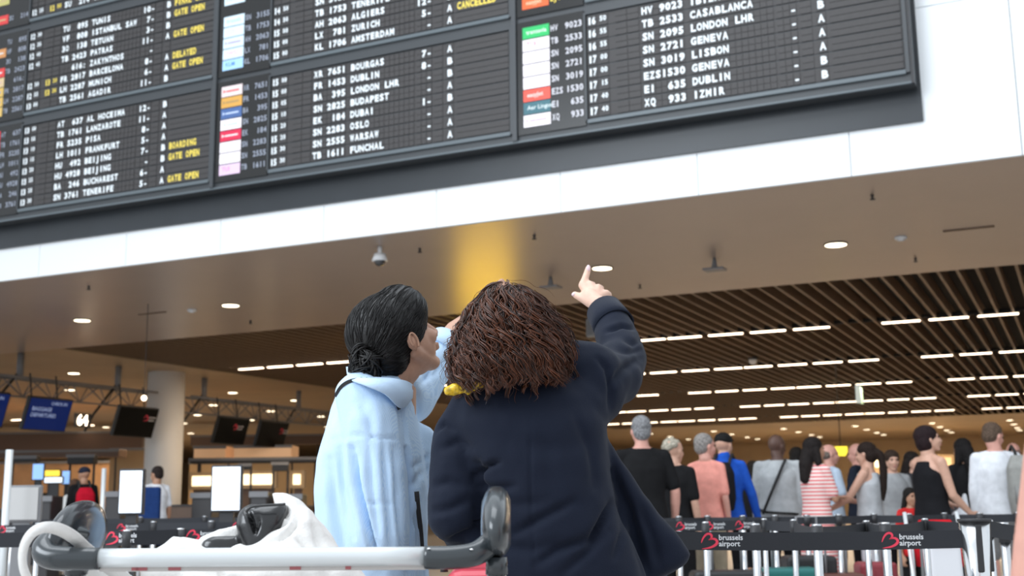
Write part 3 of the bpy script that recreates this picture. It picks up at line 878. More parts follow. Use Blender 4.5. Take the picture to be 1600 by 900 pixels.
p_black = person('grey-haired man in a black t-shirt seen from behind beside the navy blazer', 1001, 652, 10.1, 1.80, -4, SK_P, black, jeans, 'short', (0.30, 0.30, 0.31), 'short', (0, 0),
                 armR=((0.30, 0.0, -1), (0.02, 0.35, -1)), width=1.12)
person('woman with puffy pale grey hair and black top behind the man in black', 1052, 680, 11.0, 1.66, 35, SK_L, black, black, 'puffy', (0.55, 0.50, 0.40), 'short', (10, 0))
p_pink = person('grey-haired man in a salmon tank top with one hand on his hip', 1101, 680, 11.4, 1.72, 30, SK_P, cloth('salmon', (0.80, 0.33, 0.27)), khaki, 'short', (0.36, 0.33, 0.31), 'short', (35, 0),
                armL=((-0.75, -0.45, -0.75), (0.45, 0.30, -1.0)), armR=((0.15, -0.05, -1), (0, 0.3, -1)), width=0.9)
p_blue = person('man in a bright blue hooded jacket and black cap in the queue', 1130, 675, 12.0, 1.76, 24, SK_L, cloth('royal_blue', (0.02, 0.10, 0.52)), black, 'cap', (0.012, 0.012, 0.012), 'long', (15, 0),
                armR=((0.32, 0.12, -1), (0.15, 0.30, -1)), wide_top=0.012, collar=1)
backpack('black backpack on the back of the man in the blue jacket', p_blue, 0.0, (0.015, 0.015, 0.017), size=(0.30, 0.20, 0.50), z=1.20, back=0.22)
person('dark-haired person in black half hidden between blue jacket and grey shirt', 1176, 722, 13.5, 1.52, 10, SK_M, black, black, 'bob', (0.02, 0.014, 0.01), 'short')
person('bald dark-skinned man in a loose light grey shirt with a black crossbody strap', 1213, 680, 12.4, 1.76, 18, SK_D, cloth('pale_grey_shirt', (0.45, 0.47, 0.48)), black, None, (0.02, 0.02, 0.02), 'long', (35, -6),
       width=1.16, strap=(1, (0.02, 0.02, 0.02)), wide_top=0.02)
person('dark-haired person behind the woman in stripes, only hair showing', 1243, 690, 14.2, 1.70, 5, SK_M, black, black, 'bob', (0.015, 0.012, 0.01), 'short')
person('long-haired woman in a pink striped dress with folded arms', 1270, 684, 11.6, 1.68, 62, SK_M, pinkst, black, 'long', (0.018, 0.013, 0.012), 'short', (10, 5),
       armR=((0.10, 0.30, -1), (-0.75, 0.75, 0.10)), armL=((-0.10, 0.35, -1), (0.75, 0.70, 0.05)), dress=0.20, width=0.95)
person('balding man in a pale blue shirt looking right behind the striped dress', 1294, 696, 13.4, 1.70, 78, SK_P, cloth('paleblue', (0.50, 0.60, 0.72)), khaki, 'balding', (0.25, 0.2, 0.17), 'short', (5, 0), armR=HANDS_FWD)
person('pink-faced bald man in a dark navy polo facing left', 1338, 687, 14.6, 1.76, -55, SK_P, navy, black, 'balding', (0.35, 0.22, 0.18), 'short', (0, -10), armL=HANDS_FWDL)
person('girl with a long dark ponytail in a grey tank top reaching out', 1353, 693, 11.9, 1.64, -58, SK_L, cloth('light_grey_tank', (0.50, 0.52, 0.54)), cloth('pale_skirt', (0.62, 0.62, 0.66)), 'pony', (0.025, 0.014, 0.010), 'none', (5, -6),
       armL=((-0.20, 0.55, -0.9), (0.0, 1.0, -0.55)), armR=((0.2, 0.1, -1), (0.1, 0.3, -1)), legs='shorts')
person('woman facing the camera in a grey top beyond the ponytail girl', 1392, 703, 12.9, 1.60, 172, SK_L, greyt, black, 'bob', (0.05, 0.03, 0.02), 'short', (8, 0))
person('woman with dark hair and pale face behind the bare-shouldered woman', 1424, 706, 13.8, 1.62, 150, SK_L, darkg, black, 'long', (0.02, 0.014, 0.012), 'short')
person('dark-bobbed woman in a black tank top looking up to the right', 1447, 664, 10.6, 1.72, 70, SK_L, cloth('black_tank', (0.012, 0.012, 0.014)), black, 'bob', (0.022, 0.010, 0.012), 'none', (22, 10),
       armR=((0.12, 0.25, -1), (-0.1, 0.75, -0.6)), armL=((-0.2, 0.3, -1), (0.2, 0.9, -0.3)))
person('long-haired person dressed in black between the bob and the white shirt', 1503, 690, 12.6, 1.70, -20, SK_M, black, black, 'long', (0.012, 0.010, 0.010), 'long', (0, -8))
p_white = person('brown-haired man in a rolled-sleeve white shirt with a backpack', 1551, 660, 11.6, 1.80, 8, SK_P, white, cloth('grey_shorts', (0.20, 0.20, 0.20)), 'short', (0.15, 0.10, 0.07), 'long', (55, -14),
                 armL=((-0.14, 0.0, -1), (0.02, 0.15, -1)), width=1.08, legs='shorts', wide_top=0.01)
backpack('light grey backpack hung on the right shoulder of the white-shirted man', p_white, 0.17, (0.33, 0.33, 0.31), (0.28, 0.28, 0.27), size=(0.28, 0.20, 0.58), z=1.18, back=0.23)
person('pink-headed man far behind the grey backpack', 1582, 692, 14.0, 1.72, 10, SK_P, khaki, black, 'balding', (0.4, 0.25, 0.2), 'short')
person('small dark-haired child in a red top in front of the queue', 1421, 762, 11.0, 1.18, 165, SK_M, cloth('child_red', (0.60, 0.03, 0.03)), black, 'long', (0.014, 0.012, 0.01), 'short')
person('brown-haired child bent beside the bare-shouldered woman', 1476, 754, 11.3, 1.24, 30, SK_L, darkg, black, 'long', (0.09, 0.055, 0.035), 'long')
person('staff member in a white shirt behind the check-in desk at the column', 246, 724, 17.5, 1.68, -40, SK_M, white, black, 'short', (0.03, 0.02, 0.018), 'short', (-20, -10), armL=HANDS_FWDL)
p_red = person('man in a dark cap and black jacket at the left check-in desks', 132, 730, 18.4, 1.72, -30, SK_M, black, jeans, 'cap', (0.02, 0.025, 0.05), 'long', (-20, 0))
backpack('red backpack on the man in the dark cap', p_red, 0.0, (0.55, 0.01, 0.03), size=(0.28, 0.18, 0.48), z=1.15, back=0.2)
person('person in a white top leaning at the left desk beside the red backpack', 106, 752, 19.0, 1.55, 30, SK_P, cloth('white_b', (0.7, 0.7, 0.68)), khaki, 'short', (0.15, 0.08, 0.05), 'short', lean=0.25)
person('person in dark clothes half hidden behind the pale blue shirt', 563, 640, 6.0, 1.60, 20, SK_P, navy, jeans, 'short', (0.05, 0.03, 0.02), 'short', armL=((-0.12, 0.0, -1), (0.0, 0.1, -1)))
p_near = person('person with a bare forearm passing close by on the right', 2150, 560, 1.28, 1.70, -20, SK_P, cloth('faded_rose', (0.5, 0.25, 0.22)), jeans, 'short', (0.1, 0.06, 0.04), 'none', (0, 0),
                armL=((-0.80, 0.10, -0.62), (-0.12, 0.25, -1)), vox=0.008)

# ------------------------------------------------------------------ the two women in front
def silhouette(rows, d, hd, ex=2.4, n=30):
    """rings from measured left/right edges: (y, left, right[, depth shift[, half depth]])"""
    R = []
    for r in rows:
        y, l, rr = r[:3]; dd = d + (r[3] if len(r) > 3 else 0); h = r[4] if len(r) > 4 else hd
        a = W(l, y, dd); b_ = W(rr, y, dd)
        R.append(((a + b_) / 2, (b_ - a) / 2, FWD * h))
    return R


def folds(lines, facing=0.0):
    """creases pressed into cloth: (points in the picture frame, width, depth)"""
    def post(V, N):
        px, py = proj(V)
        toward = -(N @ FWD)
        k = np.clip(toward * 1.6 - facing, 0, 1)
        D = np.zeros(len(V))
        for pts, w, dep in lines:
            best = np.full(len(V), 1e9); tt = np.zeros(len(V)); L = len(pts) - 1
            for i in range(L):
                a = np.array(pts[i], float); b_ = np.array(pts[i + 1], float); ab = b_ - a
                t = np.clip(((px - a[0]) * ab[0] + (py - a[1]) * ab[1]) / (ab @ ab), 0, 1)
                dx = px - a[0] - t * ab[0]; dy = py - a[1] - t * ab[1]; q = np.hypot(dx, dy)
                m_ = q < best; best[m_] = q[m_]; tt[m_] = (i + t[m_]) / L
            fade = np.sin(np.clip(tt, 0.03, 0.97) * PI) ** 0.4
            D += dep * np.exp(-(best / w) ** 2) * fade
        return V + N * (-2.1 * D * k)[:, None]
    return post


def wrinkle(amp, sc, stretch=(1, 1, 1)):
    def f(V, N):
        D = np.array([noise.noise(Vector((v[0] * sc * stretch[0], v[1] * sc * stretch[1], v[2] * sc * stretch[2]))) for v in V])
        return V + N * (D * amp)[:, None]
    return f


def chain(*fs):
    def f(V, N):
        for g in fs: V = g(V, N)
        return V
    return f


def tree(o):
    me = o.data
    off = np.array(o.parent.location) if (o.parent is not None and o.parent.get('abs')) else np.zeros(3)
    V = [tuple(np.array(v.co[:]) + off) for v in me.vertices]
    return BVHTree.FromPolygons(V, [tuple(p.vertices) for p in me.polygons])


def on_surface(bvh, px, py, lift=0.003, dflt=3.0):
    r = ray(px, py); r = r / np.linalg.norm(r)
    h = bvh.ray_cast(Vector(EYE), Vector(r), 20)
    if h[0] is None: return W(px, py, dflt)
    return np.array(h[0]) - r * lift


def ribbon(mb, P, N, w, th=0.002):
    """flat band along P, N = outward normals"""
    P = np.array(P, float); N = np.array(N, float); k = len(P)
    T = np.gradient(P, axis=0); T /= np.linalg.norm(T, axis=1)[:, None] + 1e-9
    B = np.cross(T, N); B /= np.linalg.norm(B, axis=1)[:, None] + 1e-9
    w = np.full(k, w) if np.isscalar(w) else np.array(w)
    V = []
    for i in range(k):
        for sx, sn in ((-1, 0), (1, 0), (1, 1), (-1, 1)): V.append(P[i] + B[i] * sx * w[i] / 2 + N[i] * sn * th)
    F = [(i * 4 + j, i * 4 + (j + 1) % 4, i * 4 + 4 + (j + 1) % 4, i * 4 + 4 + j) for i in range(k - 1) for j in range(4)]
    F += [(3, 2, 1, 0), tuple((k - 1) * 4 + j for j in range(4))]
    return mb.add(V, F)


def smooth_path(pts, n):
    pts = np.array(pts, float); k = len(pts); out = []
    for t in np.linspace(0, k - 1, n):
        i = min(int(t), k - 2); u = t - i
        p0 = pts[max(i - 1, 0)]; p1 = pts[i]; p2 = pts[i + 1]; p3 = pts[min(i + 2, k - 1)]
        out.append(0.5 * ((2 * p1) + (-p0 + p2) * u + (2 * p0 - 5 * p1 + 4 * p2 - p3) * u * u + (-p0 + 3 * p1 - 3 * p2 + p3) * u ** 3))
    return np.array(out)


def legs_mb(c, yaw, H, r0=0.085, r1=0.055, sp=0.095):
    a = MB(); R = rotz(yaw)
    for k in (-1, 1):
        h = np.array(c) + R @ np.array((k * sp, 0, 0)); h[2] = 0.50 * H
        kn = np.array(c) + R @ np.array((k * sp * 1.05, 0.02, 0)); kn[2] = 0.275 * H
        an = np.array(c) + R @ np.array((k * sp * 1.15, -0.01, 0)); an[2] = 0.05 * H
        a.limb([h, kn, an], [r0, r1 + .008, r1 - .015])
        ft = an + R @ np.array((k * .02, 0.16, 0)); ft[2] = 0.03
        a.cap((an[0], an[1], 0.045), ft, 0.036, 0.028)
    return a


# ---- woman in the navy blazer
C_B = W(850, 900, 2.92)
wb = thing('person', 'woman with curly auburn hair in a navy blazer pointing up with one finger', 'person', (C_B[0], C_B[1], 0)); wb['abs'] = 1
SK_B = skin('hand', (0.78, 0.50, 0.38))
M_blz = mat('navy_wool', (0.0065, 0.0105, 0.024), 0.8, bump=0.10, scale=330, sheen=0.06, spec=0.2)
b = MB()
hB = W(798, 524, 2.93)
R_B = rotz(AWAY - math.radians(12)) @ rotx(math.radians(22))
neckB = W(812, 590, 2.93)
q = head_parts(b, hB, R_B, 0.94, neckB)
shL, shR = W(712, 672, 2.93), W(922, 600, 2.95)
elR, wrR = W(982, 556, 3.14), W(943, 484, 3.27)
elL, wrL = W(710, 802, 2.92), W(752, 790, 3.12)
b.loft(silhouette([(600, 760, 870), (640, 715, 925), (700, 730, 935), (770, 745, 935), (850, 745, 950), (930, 735, 975), (990, 735, 985), (1020, 760, 960)], 2.94, 0.08))
b.limb([neckB, W(735, 670, 2.93)], [.05, .04]); b.limb([neckB, shR], [.05, .055])
b.limb([shR, elR, wrR], [.048, .038, .027]); b.limb([W(735, 670, 2.93), shL + np.array((0, 0, -.06)), elL, wrL], [.04, .036, .036, .027])
palmdir = FWD * 0.9 + UP * 0.1
# pointing hand
pk = {}
b.cap(wrR, W(921, 463, 3.315), 0.026, 0.024)
kn_ = [W(910, 446, 3.34), W(922, 445, 3.34), W(935, 450, 3.335), W(947, 459, 3.33)]
for k in kn_: b.cap(W(930, 468, 3.31), k, 0.019, 0.0125)
b.cap(kn_[0], kn_[3], 0.010, 0.010)
b.limb([kn_[0], W(914, 436, 3.35), W(917, 427, 3.36), W(919, 419, 3.365)], [0.0120, 0.0105, 0.0098, 0.0085])
for k, (x, y) in zip(kn_[1:], ((926, 447), (939, 453), (951, 463))):
    b.limb([k, W(x, y - 2, 3.385), W(x - 3, y + 12, 3.40), W(x - 5, y + 18, 3.375)], [0.0112, 0.0102, 0.0095, 0.009])
b.limb([W(922, 472, 3.30), W(910, 466, 3.315), W(902, 462, 3.33), W(898, 460, 3.34)], [0.0165, 0.0125, 0.0108, 0.0092])
hand(b, wrL, FWD, -RGT * -1, 0.17, 0.3, 1)
V_, F_ = legs_mb(W(850, 1020, 2.93), AWAY - .2, 1.66).arrays(); b.add(V_, F_)
blob('body', b, 0.0042, SK_B, wb, 3)
nl = MB()
nl.sph(W(919.3, 419, 3.355), (.0062, .004, .010)); nl.sph(W(897, 460, 3.33), (.008, .005, .006))
nl.obj('fingernails', mat('pink_nail', (0.85, 0.62, 0.66), 0.25, coat=0.5, bump=0.01), wb, True)
face_parts(wb, lambda *p: q(*p) - np.array(wb.location), R_B, 0.94)
# trousers
t = legs_mb(W(850, 1020, 2.93), AWAY - .2, 1.66, 0.10, 0.075)
t.loft(silhouette([(880, 735, 975), (960, 728, 985), (1040, 735, 975), (1075, 760, 950)], 2.93, 0.12))
blob('trousers', t, 0.012, cloth('navy_trousers', (0.008, 0.011, 0.022)), wb, 4)
# blazer
z = MB()
z.loft(silhouette([(578, 768, 872, 0, .075), (598, 742, 905, 0, .095), (622, 712, 938, 0, .12), (660, 706, 950, 0, .14), (700, 722, 952), (750, 736, 956), (800, 735, 968), (850, 727, 990), (900, 720, 1010),
                   (960, 716, 1022), (1015, 722, 1020), (1035, 745, 995)], 2.93, 0.145, 2.5))
# open front panel swinging out to the right
z.loft(silhouette([(690, 915, 955, .02), (730, 925, 977, .03), (770, 935, 1004, .04), (805, 945, 1032, .05), (840, 955, 1062, .055), (866, 965, 1080, .06), (882, 975, 1073, .06), (897, 985, 1040, .06), (912, 990, 1015, .06)], 2.93, 0.05, 2.2))
z.limb([W(800, 600, 2.93), W(742, 640, 2.93), W(716, 678, 2.93)], [.055, .066, .060])
z.limb([W(716, 678, 2.93), W(712, 740, 2.92), W(709, 806, 2.90)], [.062, .064, .066])
z.limb([W(709, 806, 2.90), W(745, 800, 3.08)], [.064, .046])
z.cap(W(712, 806, 2.90), W(725, 835, 2.97), .058, .05)
z.limb([W(815, 592, 2.93), W(880, 572, 2.94), W(922, 585, 2.96)], [.055, .066, .082])
z.limb([W(922, 600, 2.96), W(955, 590, 3.04), W(974, 560, 3.13)], [.088, .076, .066])
z.limb([W(974, 560, 3.13), W(966, 530, 3.19), W(958, 508, 3.23)], [.066, .060, .056])
z.cap(W(957, 506, 3.23), W(948, 493, 3.26), .056, .051)
z.limb([W(900, 640, 2.93), W(935, 620, 2.97)], [.09, .07])
fl = [([(744, 725), (748, 770), (744, 820), (740, 862)], 6, .016), ([(742, 742), (757, 730), (778, 722)], 4, .010), ([(744, 757), (770, 763), (802, 760)], 5, .008),
      ([(760, 775), (800, 790), (850, 785)], 9, .004), ([(800, 835), (845, 810), (895, 785)], 7, .007), ([(840, 880), (870, 860), (925, 840), (958, 790)], 7, .008), ([(923, 850), (940, 820), (957, 786)], 5, .008),
      ([(1008, 898), (1000, 860), (985, 800), (962, 735)], 7, .012), ([(880, 895), (920, 860), (950, 830)], 7, .006), ([(960, 870), (975, 830), (972, 780), (958, 720)], 5, .006), ([(1030, 880), (1020, 840), (1000, 790)], 7, .005), ([(700, 846), (722, 838), (744, 826)], 5, .008),
      ([(682, 672), (692, 662), (706, 672)], 4, .007), ([(690, 700), (715, 690), (735, 700)], 6, .005), ([(675, 760), (700, 752), (730, 760)], 7, .005), ([(672, 800), (700, 795), (735, 780)], 7, .006),
      ([(948, 519), (972, 507), (1000, 513)], 3.2, .007), ([(958, 600), (975, 575), (1000, 560)], 6, .008), ([(965, 545), (985, 548), (1008, 545)], 6, .006), ([(935, 560), (950, 575), (955, 600), (955, 640)], 5, .007),
      ([(975, 530), (992, 535), (1004, 530)], 5, .005), ([(830, 640), (828, 750), (835, 890)], 2.2, .0016), ([(900, 650), (925, 700), (930, 760)], 8, .004), ([(800, 690), (860, 700), (930, 690)], 16, .004), ([(770, 850), (830, 860), (880, 845)], 9, .004)]
bz = blob('blazer', z, 0.0075, M_blz, wb, 12, 0.5, post=chain(folds(fl), wrinkle(0.007, 7), wrinkle(0.003, 22)))
cf = MB(); c0, c1 = W(951, 497, 3.25), W(944, 486, 3.275)
ax = (c1 - c0); ax /= np.linalg.norm(ax)
cf.tube([c0 - ax * .045, c0 - ax * .02, c1 - ax * 0.0], [.058, .056, .051], 26, False)
cfo = cf.obj('sleeve_cuff', M_blz, wb, True)
so = cfo.modifiers.new('thick', 'SOLIDIFY'); so.thickness = 0.004; so.offset = -1
# yellow scarf under the hair
a = MB()
for k in range(12):
    t0 = k / 11; p = W(704 + t0 * 42 + rng.uniform(-3, 3), 613 - t0 * 13 + rng.uniform(-4, 4), 2.80)
    a.sph(p, np.array([.012, .010, .008]) * rng.uniform(.8, 1.4), rot=rotz(rng.uniform(0, 3)) @ roty(rng.uniform(-1, 1)))
a.limb([W(704, 612, 2.81), W(726, 607, 2.80), W(746, 599, 2.82)], [.007, .010, .010])
a.limb([W(746, 599, 2.82), W(762, 590, 2.84), W(790, 580, 2.88)], [.010, .010, .008])
blob('scarf', a, 0.004, mat('yellow_black_scarf', (0.62, 0.40, 0.02), 0.3, var=0.55, scale=80), wb, 1, post=wrinkle(.006, 60))

# curly hair
core = MB()
HR = [(449, 782, 804, 0, .03), (455, 768, 820, 0, .06), (468, 754, 836, 0, .09), (486, 741, 852, 0, .11), (508, 730, 866, 0, .125), (532, 722, 878, 0, .135), (556, 716, 884, 0, .145), (576, 714, 878, -.01, .145), (592, 718, 856, -.02, .13), (602, 735, 830, -.02, .10)]
core.loft(silhouette(HR, 2.91, .1, 2.1))
M_hcore = mat('hair_core_dark', (0.006, 0.002, 0.0012), 0.8, bump=0.8, scale=90)
co = blob('hair', core, 0.008, M_hcore, wb, 6, apply=True)
bvh = tree(co)
M_curl = mat('auburn_curls', (0.010, 0.0028, 0.0014), 0.33, island=(0.15, 0.046, 0.018), bump=0.05, scale=200)
crown = W(792, 455, 2.90)


def strands(name, mt, bvh, starts, parent, n, lmin, lmax, amp, per, rad, step=0.008, sides=3, out0=0.0, drift=None, end_out=0.0, clump=1, cw=.003, free=False):
    Vs, Fs, base = [], [], 0
    for i in range(n):
        p = starts(); L = rng.uniform(lmin, lmax); k = max(6, int(L / step))
        ph = rng.uniform(0, 2 * PI); pr = per * rng.uniform(.7, 1.4); am = amp * rng.uniform(.5, 1.3); rr = rad * rng.uniform(.7, 1.35)
        side = rng.normal(0, .35); off = rng.uniform(-.004, out0)
        C = []; loose = False; h = bvh.find_nearest(Vector(p))
        if h[0] is None: continue
        p = np.array(h[0]); nrm = np.array(h[1]); prev = None
        for j in range(k):
            dn = drift(p, nrm) if drift else np.array([0, 0, -1.0])
            t = dn - nrm * dn.dot(nrm); tn = np.linalg.norm(t)
            if tn < 1e-3: t = np.cross(nrm, RGT); tn = np.linalg.norm(t)
            t /= tn; bi = np.cross(nrm, t)
            t = t + bi * side * 0.5; t /= np.linalg.norm(t)
            if prev is not None: t = t * .6 + prev * .4; t /= np.linalg.norm(t)
            prev = t
            u = j / (k - 1); a_ = 2 * PI * j * step / pr + ph; aa = am * min(1, .15 + u * 1.3)
            C.append(p + nrm * (off + aa * (1 + math.cos(a_)) * .5 + end_out * u * u) + bi * aa * math.sin(a_))
            if free and (loose or (nrm[2] < -.25 and p[2] < crown[2] - .15)):
                if not loose: loose = True; left = rng.uniform(.004, .06); t_free = t * .4 + np.array([0, 0, -1.0]) + nrm * .25
                left -= step
                if left < 0: C = C[:]; break
                prev = t_free / np.linalg.norm(t_free); p = p + prev * step; nrm = nrm * .9 + (-FWD) * .1; nrm /= np.linalg.norm(nrm); t_free = t_free * .9 + np.array([0, 0, -.1])
                continue
            p = p + t * step
            h = bvh.find_nearest(Vector(p))
            q_ = np.array(h[0])
            if np.linalg.norm(q_ - p) > step * 2.5: p = p; 
            else: p = q_; nrm = np.array(h[1])
        if len(C) < 5: continue
        k = len(C)
        C = np.array(C); T = np.gradient(C, axis=0); T /= np.linalg.norm(T, axis=1)[:, None] + 1e-9
        A = np.cross(T, np.array([.3, .5, .8])); A /= np.linalg.norm(A, axis=1)[:, None] + 1e-9; B = np.cross(T, A)
        uu = np.linspace(0, 1, k)
        C0 = C; kinds = clump
        for cl_ in range(clump):
          if clump > 1:
              oa, ob = rng.normal(0, cw, 2); fr_ = (.55 + .6 * np.abs(np.sin(uu * PI * rng.uniform(1, 2) + rng.uniform(0, 3))))[:, None]
              C = C0 + A * oa * fr_ + B * ob * fr_
          R_ = rr * np.minimum(1, .35 + uu * 4) * np.minimum(1, .15 + (1 - uu) * 3)
          ring = [C + (A * math.cos(2 * PI * s_ / sides) + B * math.sin(2 * PI * s_ / sides)) * R_[:, None] for s_ in range(sides)]
          V = np.stack(ring, 1).reshape(-1, 3)
          for j in range(k - 1):
            for s_ in range(sides):
                Fs.append((base + j * sides + s_, base + j * sides + (s_ + 1) % sides, base + (j + 1) * sides + (s_ + 1) % sides, base + (j + 1) * sides + s_))
          Vs.append(V); base += k * sides
    a = MB(); a.v = [np.vstack(Vs)]; a.f = Fs; a.m = [0] * len(Fs); a.n = base
    return a.obj(name, mt, parent, True, origin=parent.parent.location)


cvs = np.array([v.co[:] for v in co.data.vertices]) + np.array(wb.location)
topz = crown[2]


def st_curl():
    while True:
        p = cvs[rng.integers(len(cvs))]
        if rng.random() < .25 + 1.6 * max(0, (p[2] - (topz - .26)) / .26): return p


def drift_curl(p, n):
    r = p - crown; r[2] = 0; l = np.linalg.norm(r)
    return np.array([0, 0, -1.0]) + (r / (l + .02)) * (0.9 if p[2] > topz - .06 else .25)


strands('curly_locks', M_curl, bvh, st_curl, co, 680, .12, .27, .0140, .058, .0019, .006, 3, out0=.010, drift=drift_curl, end_out=.008, clump=6, cw=.0036, free=True)
strands('fine_curls', M_curl, bvh, st_curl, co, 500, .10, .26, .013, .050, .0009, .007, 3, out0=.016, drift=drift_curl, end_out=.022, free=True)

# ---- woman in the pale blue shirt
C_A = W(585, 900, 3.12)
wa = thing('person', 'dark-haired woman with a low bun and oversized pale blue shirt, arm raised', 'person', (C_A[0], C_A[1], 0)); wa['abs'] = 1
SK_A = skin('warm', (0.50, 0.28, 0.19))
hs_ = 1.05
hA = W(620, 529, 3.12)
R_A = rotz(AWAY - math.radians(56)) @ rotx(math.radians(29))
neckA = W(598, 603, 3.12)
b = MB(); qa = head_parts(b, hA, R_A, hs_, neckA)
b.loft(silhouette([(605, 560, 650), (650, 535, 650), (710, 530, 650), (780, 540, 645), (860, 530, 655), (930, 530, 655), (1000, 545, 640)], 3.15, 0.10))
shF, elF, wrF = W(640, 618, 3.30), W(694, 548, 3.44), W(768, 477, 3.58)
b.limb([neckA, shF], [.05, .05]); b.limb([shF, elF], [.045, .042]); b.limb([elF, W(712, 520, 3.48), wrF], [.040, .036, .025])
hand(b, wrF, W(795, 448, 3.64) - wrF, FWD, 0.16, 0.22, -1)
shN, elN, wrN = W(580, 660, 3.02), W(590, 830, 2.98), W(600, 935, 3.12)
b.limb([neckA, shN], [.05, .05]); b.limb([shN, elN, wrN], [.045, .038, .026]); hand(b, wrN, (0, 0, -1), RGT, 0.17, 0.3, 1)
V_, F_ = legs_mb(W(590, 1020, 3.14), AWAY - 1.0, 1.64).arrays(); b.add(V_, F_)
blob('body', b, 0.0042, SK_A, wa, 2)
face_parts(wa, lambda *p: qa(*p) - np.array(wa.location), R_A, hs_, brow=(0.02, 0.015, 0.01))
t = legs_mb(W(590, 1020, 3.14), AWAY - 1.0, 1.64, 0.10, 0.08)
t.loft(silhouette([(900, 525, 660), (980, 520, 662), (1050, 540, 645)], 3.14, 0.12))
blob('trousers', t, 0.012, cloth('cream_trousers', (0.45, 0.45, 0.45)), wa, 4)
M_shirt = mat('blue_striped_shirt', (0.48, 0.67, 0.90), 0.8, stripes=((0.58, 0.75, 0.94), 160, 'X'), bump=0.08, scale=160)
z = MB()
z.loft(silhouette([(580, 568, 622, 0, .06), (592, 552, 636, 0, .085), (612, 532, 645, 0, .11), (640, 518, 650, 0, .13), (680, 507, 656), (720, 496, 664), (770, 492, 668), (820, 495, 668), (870, 506, 666), (920, 515, 668), (975, 520, 670), (1000, 540, 655)], 3.14, 0.16, 2.3))
z.limb([W(560, 618, 3.02), W(578, 660, 3.0), W(586, 740, 2.99), W(592, 830, 2.98), W(600, 915, 3.04)], [.062, .074, .080, .074, .058])
z.limb([W(610, 615, 3.2), W(640, 620, 3.30), W(660, 590, 3.36), W(684, 558, 3.42)], [.07, .078, .068, .056])
z.cap(W(684, 558, 3.42), W(690, 550, 3.435), .058, .056)
z.cap(W(655, 690, 3.22), W(652, 780, 3.2), .05, .05)
fa = [([(548, 700), (556, 760), (572, 820), (590, 880)], 5, .018), ([(636, 700), (642, 760), (640, 830), (636, 890)], 4, .016), ([(520, 686), (560, 680), (610, 684), (640, 690)], 2, .003), ([(575, 690), (580, 760), (592, 850)], 6, .006),
      ([(600, 690), (604, 760), (612, 850)], 5, .006), ([(618, 700), (622, 770), (628, 860)], 5, .006), ([(515, 720), (522, 790), (540, 880)], 8, .008), ([(532, 700), (536, 760), (552, 840)], 5, .006),
      ([(640, 640), (650, 690), (660, 740)], 5, .009), ([(648, 730), (660, 722), (668, 712)], 4, .008), ([(645, 760), (656, 745), (667, 730)], 5, .007), ([(648, 800), (655, 830), (652, 880)], 5, .008), ([(545, 790), (600, 784), (632, 790)], 1.6, .002),
      ([(660, 600), (672, 580), (680, 560)], 4, .008), ([(650, 600), (655, 620), (652, 650)], 4, .008), ([(675, 590), (688, 575), (696, 560)], 4, .005), ([(628, 640), (634, 660), (638, 690)], 4, .006), ([(560, 630), (575, 650), (580, 680)], 8, .004)]
st_ = blob('shirt', z, 0.0075, M_shirt, wa, 10, 0.5, post=chain(folds(fa), wrinkle(0.007, 8, (1.6, 1.6, .5)), wrinkle(0.003, 30, (1.5, 1.5, .5))))
sb = tree(st_)
# rolled cuff of the raised sleeve
c0, c1 = W(682, 556, 3.42), W(696, 540, 3.455); ax = (c1 - c0) / np.linalg.norm(c1 - c0)
cf = MB(); cf.tube([c0, (c0 + c1) / 2, c1 + ax * .01], [.060, .061, .058], 26, False)
so = cf.obj('sleeve_cuff', M_shirt, wa, True).modifiers.new('thick', 'SOLIDIFY'); so.thickness = 0.005
# collar: a folded band round the neck with a point on the near side
c = MB(); up_ = smooth_path([W(550, 580, 3.13), W(556, 590, 3.03), W(585, 590, 2.985), W(615, 592, 3.0), W(636, 596, 3.06), W(646, 603, 3.14)], 26)
lo_ = smooth_path([W(541, 574, 3.14), W(546, 592, 2.99), W(570, 602, 2.93), W(602, 616, 2.94), W(627, 638, 3.0), W(644, 622, 3.10)], 26)
V = []; F = []
for i in range(26):
    mid = (up_[i] + lo_[i]) / 2 - FWD * .008 + UP * .004
    V += [up_[i], mid, lo_[i]]
for i in range(25):
    for j in (0, 1): F.append((i * 3 + j, i * 3 + j + 1, i * 3 + 4 + j, i * 3 + 3 + j))
c.add(V, F)
o = c.obj('collar', mat('blue_collar', (0.56, 0.73, 0.93), 0.8, bump=0.06, scale=160), wa, True)
so = o.modifiers.new('thick', 'SOLIDIFY'); so.thickness = 0.004; so.offset = 0
# black crossbody strap
mk = mat('black_strap', (0.012, 0.012, 0.014), 0.5, bump=0.05)
a = MB()
for pts in ([(524, 620), (533, 604), (548, 595), (566, 592)], [(572, 592), (590, 594), (604, 604), (616, 622), (624, 640)], [(651, 768), (654, 800), (658, 835), (660, 880)]):
    sp_ = smooth_path(pts, 14); P = np.array([on_surface(sb, x, y, .004, 3.0) for x, y in sp_])
    for _ in range(2): P[1:-1] = (P[:-2] + P[1:-1] * 2 + P[2:]) / 4
    ribbon(a, P, [-FWD] * 14, 0.009 if pts[0][0] < 640 else 0.012)
a.obj('bag_strap', mk, wa)
